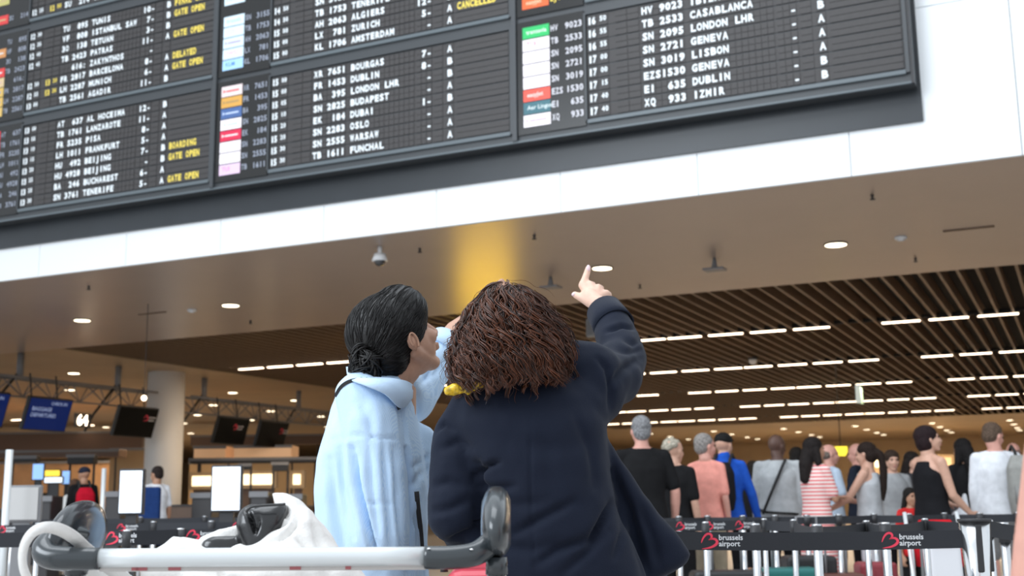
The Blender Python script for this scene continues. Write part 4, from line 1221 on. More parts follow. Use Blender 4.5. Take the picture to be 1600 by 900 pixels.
# hair: smooth cap swept back into a knotted bun
hc_ = MB(); s_ = hs_
hc_.sph(qa(0, -.018, .032), np.array([.090, .108, .094]) * s_, rot=R_A, nu=24, nv=16)
hc_.sph(qa(.0, -.055, -.015), np.array([.078, .065, .075]) * s_, rot=R_A, nu=20, nv=14)
hc_.sph(qa(.0, .035, .055), np.array([.084, .072, .072]) * s_, rot=R_A, nu=20, nv=14)
hc_.cap(qa(.0, -.085, -.045), W(584, 562, 3.08), .045, .034)
hA_m = mat('hair_nearblack', (0.0055, 0.0045, 0.0045), 0.42, bump=0.12, scale=160)
ha = blob('hair', hc_, 0.006, hA_m, wa, 8, apply=True)
hb = tree(ha)
bun_c = W(571, 571, 3.04)
hv = np.array([v.co[:] for v in ha.data.vertices]) + np.array(wa.location)
front = qa(0, .10, .06)
hfr = hv[np.argsort(np.linalg.norm(hv - front, axis=1))[:int(len(hv) * .55)]]
M_strA = mat('black_hair_strands', (0.004, 0.0035, 0.0035), 0.40, island=(0.010, 0.0085, 0.0085), bump=0.02, scale=200, spec=0.35)
strands('swept_strands', M_strA, hb, lambda: hfr[rng.integers(len(hfr))], ha, 1500, .10, .24, .0012, .09, .0012, .008, 3, out0=.0015, drift=lambda p, n: (bun_c - p) / (np.linalg.norm(bun_c - p) + 1e-6))
bn = MB()
for _ in range(170):
    ax_ = rng.normal(size=3); ax_ /= np.linalg.norm(ax_); u = np.cross(ax_, rng.normal(size=3)); u /= np.linalg.norm(u); v = np.cross(ax_, u)
    r_ = rng.uniform(.018, .034); t0 = rng.uniform(0, 6); cc = bun_c + rng.normal(0, .008, 3) * [1, 1, 1.4]; n_ = 16
    P = [cc + (u * math.cos(t0 + t * 4.6) + v * math.sin(t0 + t * 4.6)) * r_ * (1 + .1 * math.sin(9 * t)) * np.array([1.05, 1.05, 1.2]) + ax_ * (t - .5) * .014 for t in np.linspace(0, 1, n_)]
    bn.tube(P, np.linspace(1, .5, n_) * rng.uniform(.0022, .0048), 5)
bn.obj('bun', M_strA, wa, True)
bc = MB(); bc.sph(bun_c, (.032, .032, .038)); bc.obj('bun_core', hA_m, wa, True)
er = MB(); e0 = qa(.090, -.008, -.014)
er.sph(qa(.082, -.006, -.020), np.array([.006, .010, .019]) * hs_, rot=R_A @ rotx(-.25) @ rotz(.35))
er.tube([qa(.088, -.007 + .010 * math.cos(t), -.014 + .020 * math.sin(t)) for t in np.linspace(-1.2, 3.9, 16)], .0028, 8)
er.obj('ear', SK_A, wa, True)

# ------------------------------------------------------------------ luggage trolley in the foreground
M_al = mat('white_anodised_tube', (0.72, 0.75, 0.76), 0.28, 0.25, bump=0.01, scale=30, coat=0.3)
M_gp = mat('dark_grey_plastic', (0.030, 0.037, 0.042), 0.26, coat=0.35, bump=0.015, scale=120)
M_pad = mat('smoky_plastic_guard', (0.022, 0.027, 0.032), 0.22, coat=0.4, bump=0.005, scale=40, alpha=0.88)
M_steel = mat('bright_steel', (0.72, 0.73, 0.74), 0.2, 1.0, bump=0.01, scale=40)
DT = 1.75
T0 = W(420, 870, DT)
tr = thing('luggage_trolley', 'airport luggage trolley with a white handle bar and dark grey grips', 'trolley', (T0[0], T0[1], 0)); tr['abs'] = 1
XR, FV = RGT, FWD


def TP(px, py, df=0.0):
    """on the trolley: picture place on the handle's plane, pushed df forwards without moving sideways"""
    return W(px, py, DT) + FV * df


pL, pR = TP(152, 872), TP(668, 869)
a = MB(); a.tube([pL + (pR - pL) * t for t in np.linspace(0, 1, 8)], 0.0135, 28); a.obj('handle_bar', M_al, tr, True)
# lower lip of the handle with the red-printed strip
a = MB(); mid = (pL + pR) / 2; ln_ = np.linalg.norm(pR - pL)
ex_ = (pR - pL) / ln_; ez_ = np.cross(ex_, FV); ez_ /= np.linalg.norm(ez_)
Rm = np.stack([ex_, FV, ez_], 1)
a.box(mid - UP * 0.0150 + FV * 0.012, (ln_ - 0.002, 0.020, 0.009), Rm); a.obj('advert_strip', mat('pale_strip', (0.55, 0.52, 0.50), 0.4, bump=0.01), tr, bevel=0.003)
a = MB()
for u, w_ in ((0.115, .010), (0.135, .016), (0.235, .018), (0.60, .016), (0.76, .008)):
    a.box(mid + ex_ * (u - 0.5) * ln_ - UP * 0.0158 + FV * 0.001, (w_, 0.001, 0.0045), Rm)
a.obj('red_print', mat('red_print', (0.42, 0.12, 0.13), 0.5, bump=0.01), tr)
# left grip: swells, then hooks forwards and up
a = MB()
P = smooth_path([TP(156, 873), TP(110, 873, 0), TP(75, 870, .006), TP(60, 858, .020), TP(64, 842, .045), TP(80, 834, .075), TP(92, 838, .10)], 26)
a.tube(P, np.interp(np.linspace(0, 1, 26), [0, .25, .5, .7, 1], [.0155, .0175, .0175, .0145, .012]), 22)
a.obj('grip', M_gp, tr, True)
a = MB(); P = smooth_path([TP(664, 871), TP(705, 871), TP(742, 866, .008), TP(765, 850, .030), TP(776, 832, .06), TP(778, 824, .09)], 26)
a.tube(P, np.interp(np.linspace(0, 1, 26), [0, .3, .6, .8, 1], [.0165, .0170, .0175, .0180, .0165]), 22)
a.obj('grip', M_gp, tr, True)
a = MB()
for x_, y_ in ((671, 857), (737, 858)): a.sph(TP(x_, y_) - FV * .012, (.0035, .0018, .0014), 10, 6)
a.obj('screw_caps', M_steel, tr, True)


def guard(cx, th=.036, ly=.150):
    """oval hand guard standing along the direction of travel"""
    a = MB(); n = 40; V = []
    for layer in range(9):
        u = layer / 8; sc = math.sqrt(max(0.0, 1 - .62 * (2 * abs(u - 0.5)) ** 2.6)); off = (u - 0.5) * th
        for j in range(n):
            t = 2 * PI * j / n
            y = math.copysign(abs(math.cos(t)) ** .95, math.cos(t)) * ly * sc
            z = math.sin(t) * (0.054 if math.sin(t) > 0 else 0.050) * sc + 0.018 * math.cos(t) * 0
            V.append(cx + XR * off + FV * (y + 0.105) + UP * (z + 0.10 * y))
    F = [(l * n + j, l * n + (j + 1) % n, (l + 1) * n + (j + 1) % n, (l + 1) * n + j) for l in range(8) for j in range(n)]
    F += [tuple(range(n - 1, -1, -1)), tuple(8 * n + j for j in range(n))]
    a.add(V, F); return a


for px_, py_, df in ((73, 842, .02), (774, 818, .01)):
    g_ = guard(TP(px_, py_, df), .036 if px_ < 400 else .044, .112 if px_ < 400 else .135)
    o = g_.obj('hand_guard', M_pad if px_ < 400 else M_gp, tr, True)
    m_ = o.modifiers.new('b', 'BEVEL'); m_.width = 0.006; m_.segments = 3; m_.limit_method = 'ANGLE'; m_.angle_limit = 0.9
    rim = MB(); n = 48; cx = TP(px_, py_, df)
    rim.tube([cx + XR * -.0125 * (1 if px_ > 400 else -1) + FV * (math.cos(2 * PI * j / n) * .080 + .105) + UP * (math.sin(2 * PI * j / n) * .036 + .010 * math.cos(2 * PI * j / n)) for j in range(n + 1)], .0022, 6, False)
    rim.obj('guard_ridge', M_gp, tr, True)
# uprights, frame, basket, platform, wheels
for px_ in (119, 776):
    top_ = W(px_, 884, DT + .03); a = MB()
    a.cyl(top_ + UP * .012, top_ - UP * 0.012, .0155, .0165, 20); a.obj('collar', M_gp, tr, True)
    a = MB(); foot = np.array([top_[0], top_[1], 0.16]) + FV * 0.12
    a.tube([top_, top_ - UP * .08, foot], .0145, 18); a.obj('upright', M_steel, tr, True)
    MB().sph(top_ - UP * .022 - XR * .018, .0055).obj('bolt', M_steel, tr, True)
    a = MB(); f1 = np.array([top_[0], top_[1], 0.16])
    a.tube([f1 + FV * .10, f1 + FV * .75], .016, 10); a.obj('base_rail', M_steel, tr, True)
    a = MB(); a.cyl(f1 + FV * .16 - XR * .018 - UP * .09, f1 + FV * .16 + XR * .018 - UP * .09, .07, .07, 24); a.obj('wheel', M_dark, tr, True)
cl, cr = W(119, 884, DT + .03), W(776, 884, DT + .03); cm = (cl + cr) / 2; wd = np.linalg.norm(cr - cl)
fc = np.array([cm[0], cm[1], 0.0]); RW = np.stack([RGT, FWD, UP], 1)
a = MB(); a.cyl(fc + FV * .72 - XR * .02 + UP * .06, fc + FV * .72 + XR * .02 + UP * .06, .06, .06, 24); a.obj('wheel', M_dark, tr, True)
a = MB()
for k in range(7): a.box(fc + FV * (.16 + k * .095) + UP * .185, (wd * .95, .04, .012), RW)
a.box(fc + FV * .45 + UP * .175, (wd * .10, .62, .02), RW); a.obj('platform', M_steel, tr)
a = MB(); zb = 0.80
fb = fc + UP * zb
for k in range(9): a.tube([fb + XR * (-.5 + k / 8) * wd * .94 + FV * .05, fb + XR * (-.5 + k / 8) * wd * .94 + FV * .27], .004, 6)
a.tube([fb - XR * wd * .49 + FV * .05, fb + XR * wd * .49 + FV * .05], .008, 8); a.tube([fb - XR * wd * .49 + FV * .27, fb + XR * wd * .49 + FV * .27], .008, 8)
a.obj('basket', M_steel, tr, True)

# ------------------------------------------------------------------ canvas tote with a black leather bag inside
M_cv = mat('white_canvas', (0.83, 0.81, 0.78), 0.85, bump=0.15, scale=260)
B0 = W(400, 900, 1.90)
tote = thing('tote_bag', 'crumpled white canvas tote bag lying open on the trolley basket', 'bag', (B0[0], B0[1], 0.815)); tote['abs'] = 1
a = MB(); d_ = 1.90
a.loft(silhouette([(772, 426, 444, .02, .012), (782, 432, 468, .02, .02), (796, 438, 490, .01, .03), (812, 430, 504, 0, .045), (830, 408, 514, 0, .06), (845, 385, 522, 0, .07), (862, 340, 532, 0, .085), (890, 262, 560, 0, .10), (930, 230, 600, 0, .10), (985, 235, 590, 0, .10), (1010, 260, 560, 0, .09)], d_, .08, 2.0), 36)
a.loft(silhouette([(834, 270, 290, -.01, .015), (845, 258, 318, -.01, .03), (858, 243, 350, -.01, .05), (890, 225, 380, -.01, .07), (960, 235, 360, 0, .08)], d_, .05, 2.0))
a.cap(W(322, 846, d_ + .03), W(372, 828, d_ + .03), .010, .012); a.cap(W(322, 853, d_ + .03), W(372, 846, d_ + .03), .014, .016)
ft = [([(470, 790), (462, 815), (440, 838), (400, 852)], 4, .006), ([(438, 775), (445, 790), (448, 808)], 3, .006), ([(400, 835), (425, 822), (446, 812)], 3, .005), ([(490, 800), (500, 830), (505, 860)], 6, .005),
      ([(280, 838), (290, 850), (300, 870)], 4, .004), ([(300, 885), (330, 893), (345, 898)], 4, .010), ([(455, 830), (480, 850), (500, 880)], 5, .005), ([(350, 880), (420, 870), (480, 880)], 6, .006)]
tb = blob('fabric', a, 0.005, M_cv, tote, 5, post=chain(folds(ft), wrinkle(.008, 16), wrinkle(.003, 45)))
# long handle looped over the left grip
a = MB()
P = smooth_path([W(205, 912, 1.84), W(170, 886, 1.815), W(138, 860, 1.78), W(116, 840, 1.745), W(93, 827, 1.72), W(70, 824, 1.705), W(50, 834, 1.70), W(38, 855, 1.705), W(36, 880, 1.71), W(44, 905, 1.72), W(70, 960, 1.75)], 44)
ribbon(a, P, [-FWD] * 44, np.interp(np.linspace(0, 1, 44), [0, .3, .6, .8, 1], [.020, .019, .014, .011, .014]), .003)
o = a.obj('strap', M_cv, tote, True)
a = MB(); P = smooth_path([W(140, 890, 1.86), W(152, 897, 1.86), W(165, 910, 1.86), W(200, 960, 1.88)], 12); ribbon(a, P, [-FWD] * 12, .020, .003)
a.obj('strap', M_cv, tote, True)
M_lea = mat('black_leather', (0.012, 0.012, 0.013), 0.28, bump=0.06, scale=90, coat=0.3)
lb = thing('leather_bag', 'shiny black leather bag sticking out of the white tote', 'bag', B0); lb.location[2] = 0.82; lb['abs'] = 1
a = MB(); d_ = 1.885
a.loft(silhouette([(788, 392, 446, 0, .018), (793, 382, 449, 0, .026), (802, 374, 450, 0, .034), (818, 371, 448, 0, .040), (838, 374, 440, 0, .042), (870, 382, 440, 0, .042), (940, 385, 440, 0, .04)], d_, .04, 2.6), 30)
a.loft(silhouette([(838, 330, 378, .0, .014), (846, 318, 380, 0, .02), (858, 315, 380, 0, .022), (900, 330, 380, 0, .02)], d_, .02, 2.4))
blob('body', a, 0.0035, M_lea, lb, 4, post=chain(folds([([(387, 800), (393, 815), (398, 832)], 3, .010), ([(383, 795), (388, 792), (400, 791)], 2.5, .005), ([(403, 806), (404, 820), (400, 832)], 2.5, .004)]), wrinkle(.003, 30)))
a = MB(); P = smooth_path([W(385, 800, 1.845), W(391, 793, 1.843), W(410, 790, 1.842), W(446, 788, 1.845)], 14); a.tube(P, .0022, 6); a.obj('piping', M_lea, lb, True)

# ------------------------------------------------------------------ suitcases on the trolley
M_rs = mat('coral_red_shell', (0.62, 0.06, 0.09), 0.35, bump=0.05, scale=60)
c_ = W(722, 900, 2.05); sz = c_[2] + .012
rs = thing('suitcase', 'coral red suitcase standing on the trolley under the right grip', 'suitcase', (c_[0], c_[1], 0.20), AWAY); h_ = sz - .20
a = MB(); a.box((0.02, 0.10, h_ / 2), (0.10, .30, h_)); a.obj('shell', M_rs, rs, bevel=0.03, seg=4)
a = MB()
for k in (-.03, .0, .03): a.box((0.02 + k, -.052, h_ / 2), (.008, .01, h_ * .8))
a.obj('ribs', M_rs, rs, bevel=.003)
a = MB(); a.tube([(-.03, 0, h_ - .005), (-.03, 0.0, h_ + .018), (.04, .0, h_ + .018), (.06, 0, h_ - .005)], .007, 8); a.obj('handle', M_dark, rs, True)
MB().box((-.025, -.01, h_ + .006), (.02, .012, .012)).obj('luggage_tag', mat('green_tag', (0.02, 0.20, 0.08), 0.5, bump=.02), rs, bevel=.003)
c_ = W(440, 900, 2.05)
bs = thing('suitcase', 'large black suitcase upright on the trolley below the tote', 'suitcase', (c_[0], c_[1], 0.20), AWAY)
MB().box((0, .12, .29), (.42, .26, .58)).obj('shell', M_dark, bs, bevel=0.04, seg=4)
MB().tube([(-.08, -.02, .50), (-.08, -.045, .50), (.08, -.045, .50), (.08, -.02, .50)], .01, 8).obj('handle', M_dark, bs, True)

# ------------------------------------------------------------------ queue barriers
M_belt = mat('black_belt', (0.022, 0.024, 0.030), 0.75, bump=0.06, scale=200)
M_brand = mat('belt_red', (0.85, 0.05, 0.10), 0.6, bump=0.01)
M_bw = mat('belt_white', (0.75, 0.76, 0.78), 0.6, bump=0.01)
SW = [([(0, .40), (.10, .66), (.26, .88), (.42, .98), (.58, .96), (.66, .84), (.62, .70), (.50, .60)], [.03, .08, .10, .11, .12, .12, .09, .04]),
      ([(.46, .60), (.66, .66), (.86, .64), (.98, .50), (.94, .34), (.76, .20), (.48, .09), (.02, .02)], [.03, .09, .12, .14, .14, .12, .09, .02])]


def swoosh(mb, o, ex, ez, h):
    o = np.array(o, float)
    for pts, ws in SW:
        P = smooth_path([(x, y, 0) for x, y in pts], 22)[:, :2]; w = np.interp(np.linspace(0, 1, 22), np.linspace(0, 1, len(ws)), ws)
        T = np.gradient(P, axis=0); T /= np.linalg.norm(T, axis=1)[:, None]; N = np.stack([-T[:, 1], T[:, 0]], 1)
        A = P + N * w[:, None] / 1.6; B = P - N * w[:, None] / 1.6
        V = [o + ex * q_[0] * h * 1.05 + ez * q_[1] * h for i in range(22) for q_ in (A[i], B[i])]
        mb.add(V, [(2 * i, 2 * i + 1, 2 * i + 3, 2 * i + 2) for i in range(21)])
    return mb


def belt(post, A, B, h, logos=(), name='belt', both=False):
    """belt from A to B (its centre line); logos: shares of the way at which the emblem stands"""
    A = np.array(A, float); B = np.array(B, float); e = B - A; L = np.linalg.norm(e); e /= L
    n = np.cross(e, UP); n /= np.linalg.norm(n)
    if n @ FWD > 0: n = -n
    a = MB(); k = 16
    V = []
    for i in range(k + 1):
        u = i / k; c = A + e * L * u - UP * 0.012 * math.sin(PI * u) * min(1, L / 2)
        for s1, s2 in ((-1, -1), (1, -1), (1, 1), (-1, 1)): V.append(c + UP * s1 * h / 2 + n * s2 * .0012)
    F = [(i * 4 + j, i * 4 + (j + 1) % 4, i * 4 + 4 + (j + 1) % 4, i * 4 + 4 + j) for i in range(k) for j in range(4)] + [(3, 2, 1, 0), tuple(k * 4 + j for j in range(4))]
    a.add(V, F); o = a.obj(name, M_belt, post)
    for u in logos:
        c = A + e * L * u - UP * 0.012 * math.sin(PI * u) * min(1, L / 2) + n * .0022
        ex = e if e @ RGT > 0 else -e; q_ = h * .86
        m1 = MB(); swoosh(m1, c - UP * h * .44 - ex * q_ * 1.0, ex, UP, q_); m1.obj('emblem', M_brand, o, origin=post.location)
        for k2, wd_ in enumerate(('brussels', 'airport')):
            text_mb(wd_, c + ex * q_ * .14 + UP * h * (.06 - .34 * k2), ex, UP, h * .42, .02).obj('lettering', M_bw, o, origin=post.location)
    return o


def post(P, label, kind='slim', h=0.97, r=.018, group=None, name='barrier_post'):
    t = thing(name, label, 'barrier', (P[0], P[1], 0), 0, group); t['abs'] = 1
    c = np.array([P[0], P[1], 0.0])
    MB().cyl(c + UP * .002, c + UP * .02, .17, .16, 28).obj('base', M_dark, t, True)
    if kind == 'slim':
        MB().cyl(c + UP * .02, c + UP * (h - .07), r, r, 16).obj('pole', M_chrome, t, True)
        MB().cyl(c + UP * (h - .075), c + UP * (h - .008), r * 1.25, r * 1.25, 18).obj('belt_head', M_dark, t, True); MB().cyl(c + UP * (h - .008), c + UP * h, r * 1.2, r * 1.0, 18).obj('top_cap', M_chrome, t, True)
    else:
        MB().tube([c + UP * z_ for z_ in (.02, .5, .72, .80, h)], [.027, .028, .030, .034, .044], 36).obj('pole', M_steel, t, True)
        MB().cyl(c + UP * h, c + UP * (h + .008), .0475, .0475, 36).obj('top_cap', M_dark, t, True)
        MB().tube([c + UP * (h - .150 + .0) + np.array((math.cos(x), math.sin(x), 0)) * .033 for x in np.linspace(0, 2 * PI, 30)], .0015, 6, False).obj('seam_ring', M_dark, t, True)
        for sgn, nm in ((-RGT * .12 - FWD, 'belt_slot'), (RGT - FWD * .35, 'belt_slot')):
            sg = sgn / np.linalg.norm(sgn); sd = np.cross(UP, sg)
            a = MB(); R_ = np.stack([sd, sg, UP], 1)
            a.box(c + sg * .0355 + UP * (h - .075), (.018, .018, .135), R_); a.obj(nm, M_dark, t, bevel=.004)
    return t


# near belt with two emblems
zb_ = lambda px, py, d: W(px, py, d)
P1 = W(1525, 850, 3.55); pn = post(P1, 'conical chrome barrier post with black slots at the near belt\'s right end', 'cone', W(1525, 815, 3.55)[2])
b0, b1 = W(1008, 844, 3.55), W(1500, 842, 3.55)
tot = np.linalg.norm(b1 - b0)


def share(px, A, B):
    lo, hi = 0., 1.
    for _ in range(30):
        m_ = (lo + hi) / 2
        if proj([A + (B - A) * m_])[0][0] < px: lo = m_
        else: hi = m_
    return lo


belt(pn, b0, b1 + RGT * .02, .052, (share(1117, b0, b1), share(1393, b0, b1)))
belt(pn, P1[:3] * [1, 1, 0] + UP * .985 + RGT * .03, W(1720, 848, 4.4), .045, (), 'belt')
P0 = W(1004, 850, 3.56); post(P0, 'barrier post hidden behind the navy blazer hem at the near belt\'s left end', 'cone', W(1525, 815, 3.55)[2])

# slim posts and belts further back
sl = [(1103, 5.6, 790), (1181, 5.0, 795), (1195, 6.4, 790), (1241, 6.0, 800), (1277, 4.7, 797), (1355, 5.4, 790), (1384, 4.9, 790), (1447, 5.8, 790), (1548, 5.2, 795), (1570, 4.6, 800)]
slw = {1103: 'just below the left red emblem', 1181: 'first of two left of the teal suitcase', 1195: 'second of two left of the teal suitcase', 1241: 'right beside the teal suitcase', 1277: 'before the striped dress',
       1355: 'before the ponytail girl', 1384: 'left under the right-hand emblem', 1447: 'between right-hand emblem and white paper bag', 1548: 'just right of the conical chrome post', 1570: 'nearest the bare arm at the picture edge'}
posts = []
for px_, d, y_ in sl:
    p = W(px_, 840, d)
    posts.append(post(p, 'slim silver barrier post behind the near belt, ' + slw[px_], 'slim', 0.98, .014 if d > 5 else .018, 'slim barrier posts in the right-hand queue'))


def bel(i, j, h=.05, logos=(), z=.945):
    A = np.array(posts[i].location) + np.array((0, 0, z)); B = np.array(posts[j].location) + np.array((0, 0, z))
    belt(posts[i], A, B, h, logos)


bel(4, 5); bel(5, 6); bel(6, 7); bel(7, 8); bel(8, 9); bel(2, 3); bel(3, 4)
pa = post(W(1028, 840, 6.2), 'slim post carrying the emblem belts behind the navy blazer hem', 'slim', .98, .016)
posts.append(pa)
A_ = np.array(pa.location) + UP * .95; B_ = np.array(posts[2].location) + UP * .95
belt(pa, A_, B_, .05, (share(1068, A_, B_), share(1113, A_, B_), share(1160, A_, B_)))
far = []
fl_ = ['man in the black t-shirt', 'woman with puffy hair', 'man in the salmon tank top', 'man in the blue jacket', 'man in the loose grey shirt', 'striped dress', 'pale blue shirt', 'ponytail girl', 'child in red', 'bare-shouldered woman', 'white-shirted man', 'grey backpack']
for px_ in (1010, 1060, 1105, 1160, 1210, 1260, 1310, 1365, 1420, 1475, 1530, 1590):
    far.append(post(W(px_, 800, 9.0 if px_ % 2 else 8.8), 'thin distant barrier post in front of the ' + fl_[len(far)], 'slim', .97, .02, 'distant barrier posts before the queue'))
for i in range(len(far) - 1):
    belt(far[i], np.array(far[i].location) + UP * .93, np.array(far[i + 1].location) + UP * .93, .055)

# left-hand belts
lp = []
for px_, d in ((-60, 5.2), (118, 5.3), (198, 5.25), (282, 5.5), (420, 5.6), (560, 5.7)):
    lp.append(post(W(px_, 840, d), 'slim silver barrier post behind the trolley, %s from the left edge' % (['nearest', 'second', 'third', 'fourth', 'fifth', 'sixth'][len(lp)]), 'slim', .98, .016, 'slim barrier posts on the check-in side'))
for i in range(len(lp) - 1):
    A_ = np.array(lp[i].location) + UP * .945; B_ = np.array(lp[i + 1].location) + UP * .945
    belt(lp[i], A_, B_, .062, {2: (), 1: (share(196, A_, B_),) if 0 else (.82,), 3: (.2,), 0: ()}.get(i, ()))
lq = []
for px_, d in ((-40, 8.6), (60, 8.4), (150, 8.5), (240, 8.6), (330, 8.5), (420, 8.6), (500, 8.7)):
    lq.append(post(W(px_, 815, d), 'thin distant barrier post before the check-in desks, %s from the left' % ('first' if not lq else _ORD[len(lq)]), 'slim', .98, .018, 'distant barrier posts before the check-in desks'))
for i in range(len(lq) - 1):
    belt(lq[i], np.array(lq[i].location) + UP * .94, np.array(lq[i + 1].location) + UP * .94, .06, (.5,) if i in (0, 2, 4) else ())
lr = []
for px_, d in ((20, 12.0), (120, 12.2), (220, 12.0), (320, 12.1), (430, 12.0)):
    lr.append(post(W(px_, 805, d), 'farthest thin barrier post by the lit screens, %s from the left' % ('first' if not lr else _ORD[len(lr)]), 'slim', .99, .02, 'farthest barrier posts on the check-in side'))
for i in range(len(lr) - 1):
    belt(lr[i], np.array(lr[i].location) + UP * .94, np.array(lr[i + 1].location) + UP * .94, .07)

# ------------------------------------------------------------------ luggage standing in the queue
def suitcase(label, px, d, w, h, dp, c, rz=0, z=0.0):
    p = W(px, 860, d)
    t = thing('suitcase', label, 'suitcase', (p[0], p[1], z), AWAY + rz)
    mm = mat('case_%d_%d_%d' % tuple(int(v * 99) for v in c), c, .4, bump=.08, scale=50)
    MB().box((0, 0, .04 + h / 2), (w, dp, h)).obj('shell', mm, t, bevel=.03, seg=3)
    a = MB()
    for k in (-.3, -.1, .1, .3): a.box((k * w, -dp / 2, .04 + h / 2), (.012, .012, h * .82))
    a.obj('ribs', mm, t)
    for sx in (-1, 1):
        for sy in (-1, 1): MB().cyl((sx * w * .38 - .012, sy * dp * .32, .022), (sx * w * .38 + .012, sy * dp * .32, .022), .022, .022, 14).obj('wheel', M_dark, t, True)
    a = MB(); a.tube([(-w * .2, 0, h + .03), (-w * .2, 0, h + .30), (w * .2, 0, h + .30), (w * .2, 0, h + .03)], .009, 8); a.obj('pull_handle', M_grey, t, True)
    return t


suitcase('teal suitcase below the near belt beside the striped dress', 1226, 8.0, .42, .60, .25, (.01, .13, .12))
suitcase('black suitcase behind the near belt under the first red emblem', 1135, 7.4, .44, .62, .26, (.012, .012, .013))
suitcase('dark suitcase between the teal case and the striped dress', 1262, 8.35, .34, .66, .26, (.012, .012, .014))
suitcase('brown case standing at the feet of the ponytail girl', 1305, 8.2, .34, .55, .22, (.10, .03, .02))
suitcase('cream box-shaped case below the second red emblem', 1423, 6.9, .30, .58, .20, (.55, .52, .46))
suitcase('dark red case behind the second emblem\'s left side', 1366, 8.6, .26, .60, .22, (.25, .03, .04))
t = thing('trolley_bag', 'bright red quilted pushchair seat with pale frame above the near belt', 'pushchair', W(1466, 840, 8.3) * [1, 1, 0], AWAY)
MB().loft([((0, 0, .62), (.15, 0, 0), (0, .10, 0)), ((0, 0, .80), (.17, 0, 0), (0, .12, 0)), ((0, .05, .93), (.10, 0, 0), (0, .08, 0))], 20, 3).obj('seat', cloth('pushchair_red', (.55, .01, .02), bump=.5, scale=18), t, True)
for k in (-1, 1):
    MB().tube([(k * .20, -.1, .05), (k * .19, .0, .6), (k * .18, .12, .98)], .014, 8).obj('frame_tube', M_al, t, True)
    MB().cyl((k * .22 - .02, -.1, .08), (k * .22 + .02, -.1, .08), .08, .08, 18).obj('wheel', M_dark, t, True)
t = thing('shopping_bag', 'white paper bag with a red printed band under the near belt', 'bag', W(1481, 880, 6.3) * [1, 1, 0], AWAY)
MB().loft([((0, 0, .0), (.095, 0, 0), (0, .06, 0)), ((-.01, 0, .30), (.085, 0, 0), (0, .055, 0)), ((-.03, 0, .90), (.085, 0, 0), (0, .05, 0))], 16, 8).obj('paper', mat('white_paper', (.75, .75, .78), .6, bump=.03), t)
MB().box((-.03, -.055, .845), (.115, .004, .028)).obj('red_band', mat('red_print', (.5, .03, .05)), t)
t = thing('bag', 'white plastic bag held beside the white-shirted man', 'bag', W(1504, 780, 10.8) * [1, 1, 0] + UP * .62, AWAY)
a = MB(); a.sph((0, 0, .20), (.15, .10, .17)); a.cap((0, 0, .3), (0.02, 0, .48), .06, .02); blob('plastic', a, .012, white, t, 3)

# ------------------------------------------------------------------ monitors on the truss over the check-in desks
XT = -21.0
M_mon = mat('monitor_case', (0.006, 0.006, 0.006), 0.4, bump=.01)
M_scr = mat('black_screen', (0.003, 0.003, 0.003), 0.35, bump=.005, spec=.08)
M_blue = mat('blue_screen', (0.004, 0.012, 0.10), 0.3, emit=.5, ecol=(.004, .018, .11), bump=.005, spec=.1)
M_scrt = mat('screen_text', (0.35, 0.45, 0.7), 0.4, emit=.5, bump=.005)
tilt = math.radians(17)


def monitor(y0, y1, z0, z1, label, blue=False, ex=.4):
    yc = (y0 + y1) / 2; zc = (z0 + z1) / 2; w = y1 - y0; h = (z1 - z0) * 1.05
    t = thing('monitor', label, 'monitor', (XT + .42, yc, zc)); t.rotation_euler = (0, tilt, 0)
    MB().box((0, 0, 0), (.10, w, h)).obj('case', M_mon, t, bevel=.012)
    MB().box((.052, 0, 0), (.006, w - .06, h - .06)).obj('screen', M_blue if blue else M_scr, t)
    EY = np.array((0, 1.0, 0)); EZ_ = np.array((0, 0, 1.0))
    if blue:
        a = text_mb('CHECK-IN', (.058, -w * .0, h * .30), EY, EZ_, .10); V, F = a.arrays()
        a.obj('lettering', M_scrt, t)
        text_mb('BAGGAGE', (.058, -w * .40, h * .10), EY, EZ_, .12).obj('lettering', M_scrt, t)
        text_mb('DEPARTURES', (.058, -w * .40, -h * .08), EY, EZ_, .12).obj('lettering', M_scrt, t)
    else:
        a = MB(); swoosh(a, (.058, w * ex - .22, .04), EY, EZ_, .15); a.obj('emblem', M_brand, t)
        text_mb('brussels', (.058, w * ex - .05, .12), EY, EZ_, .075).obj('lettering', M_bw, t)
        text_mb('airport', (.058, w * ex - .05, .05), EY, EZ_, .075).obj('lettering', M_bw, t)
    for k in (-.3, .3):
        MB().cyl((-.07, k * w, h * .1), (-.42, k * w, h * .5 + .42), .018).obj('bracket', M_dark, t)


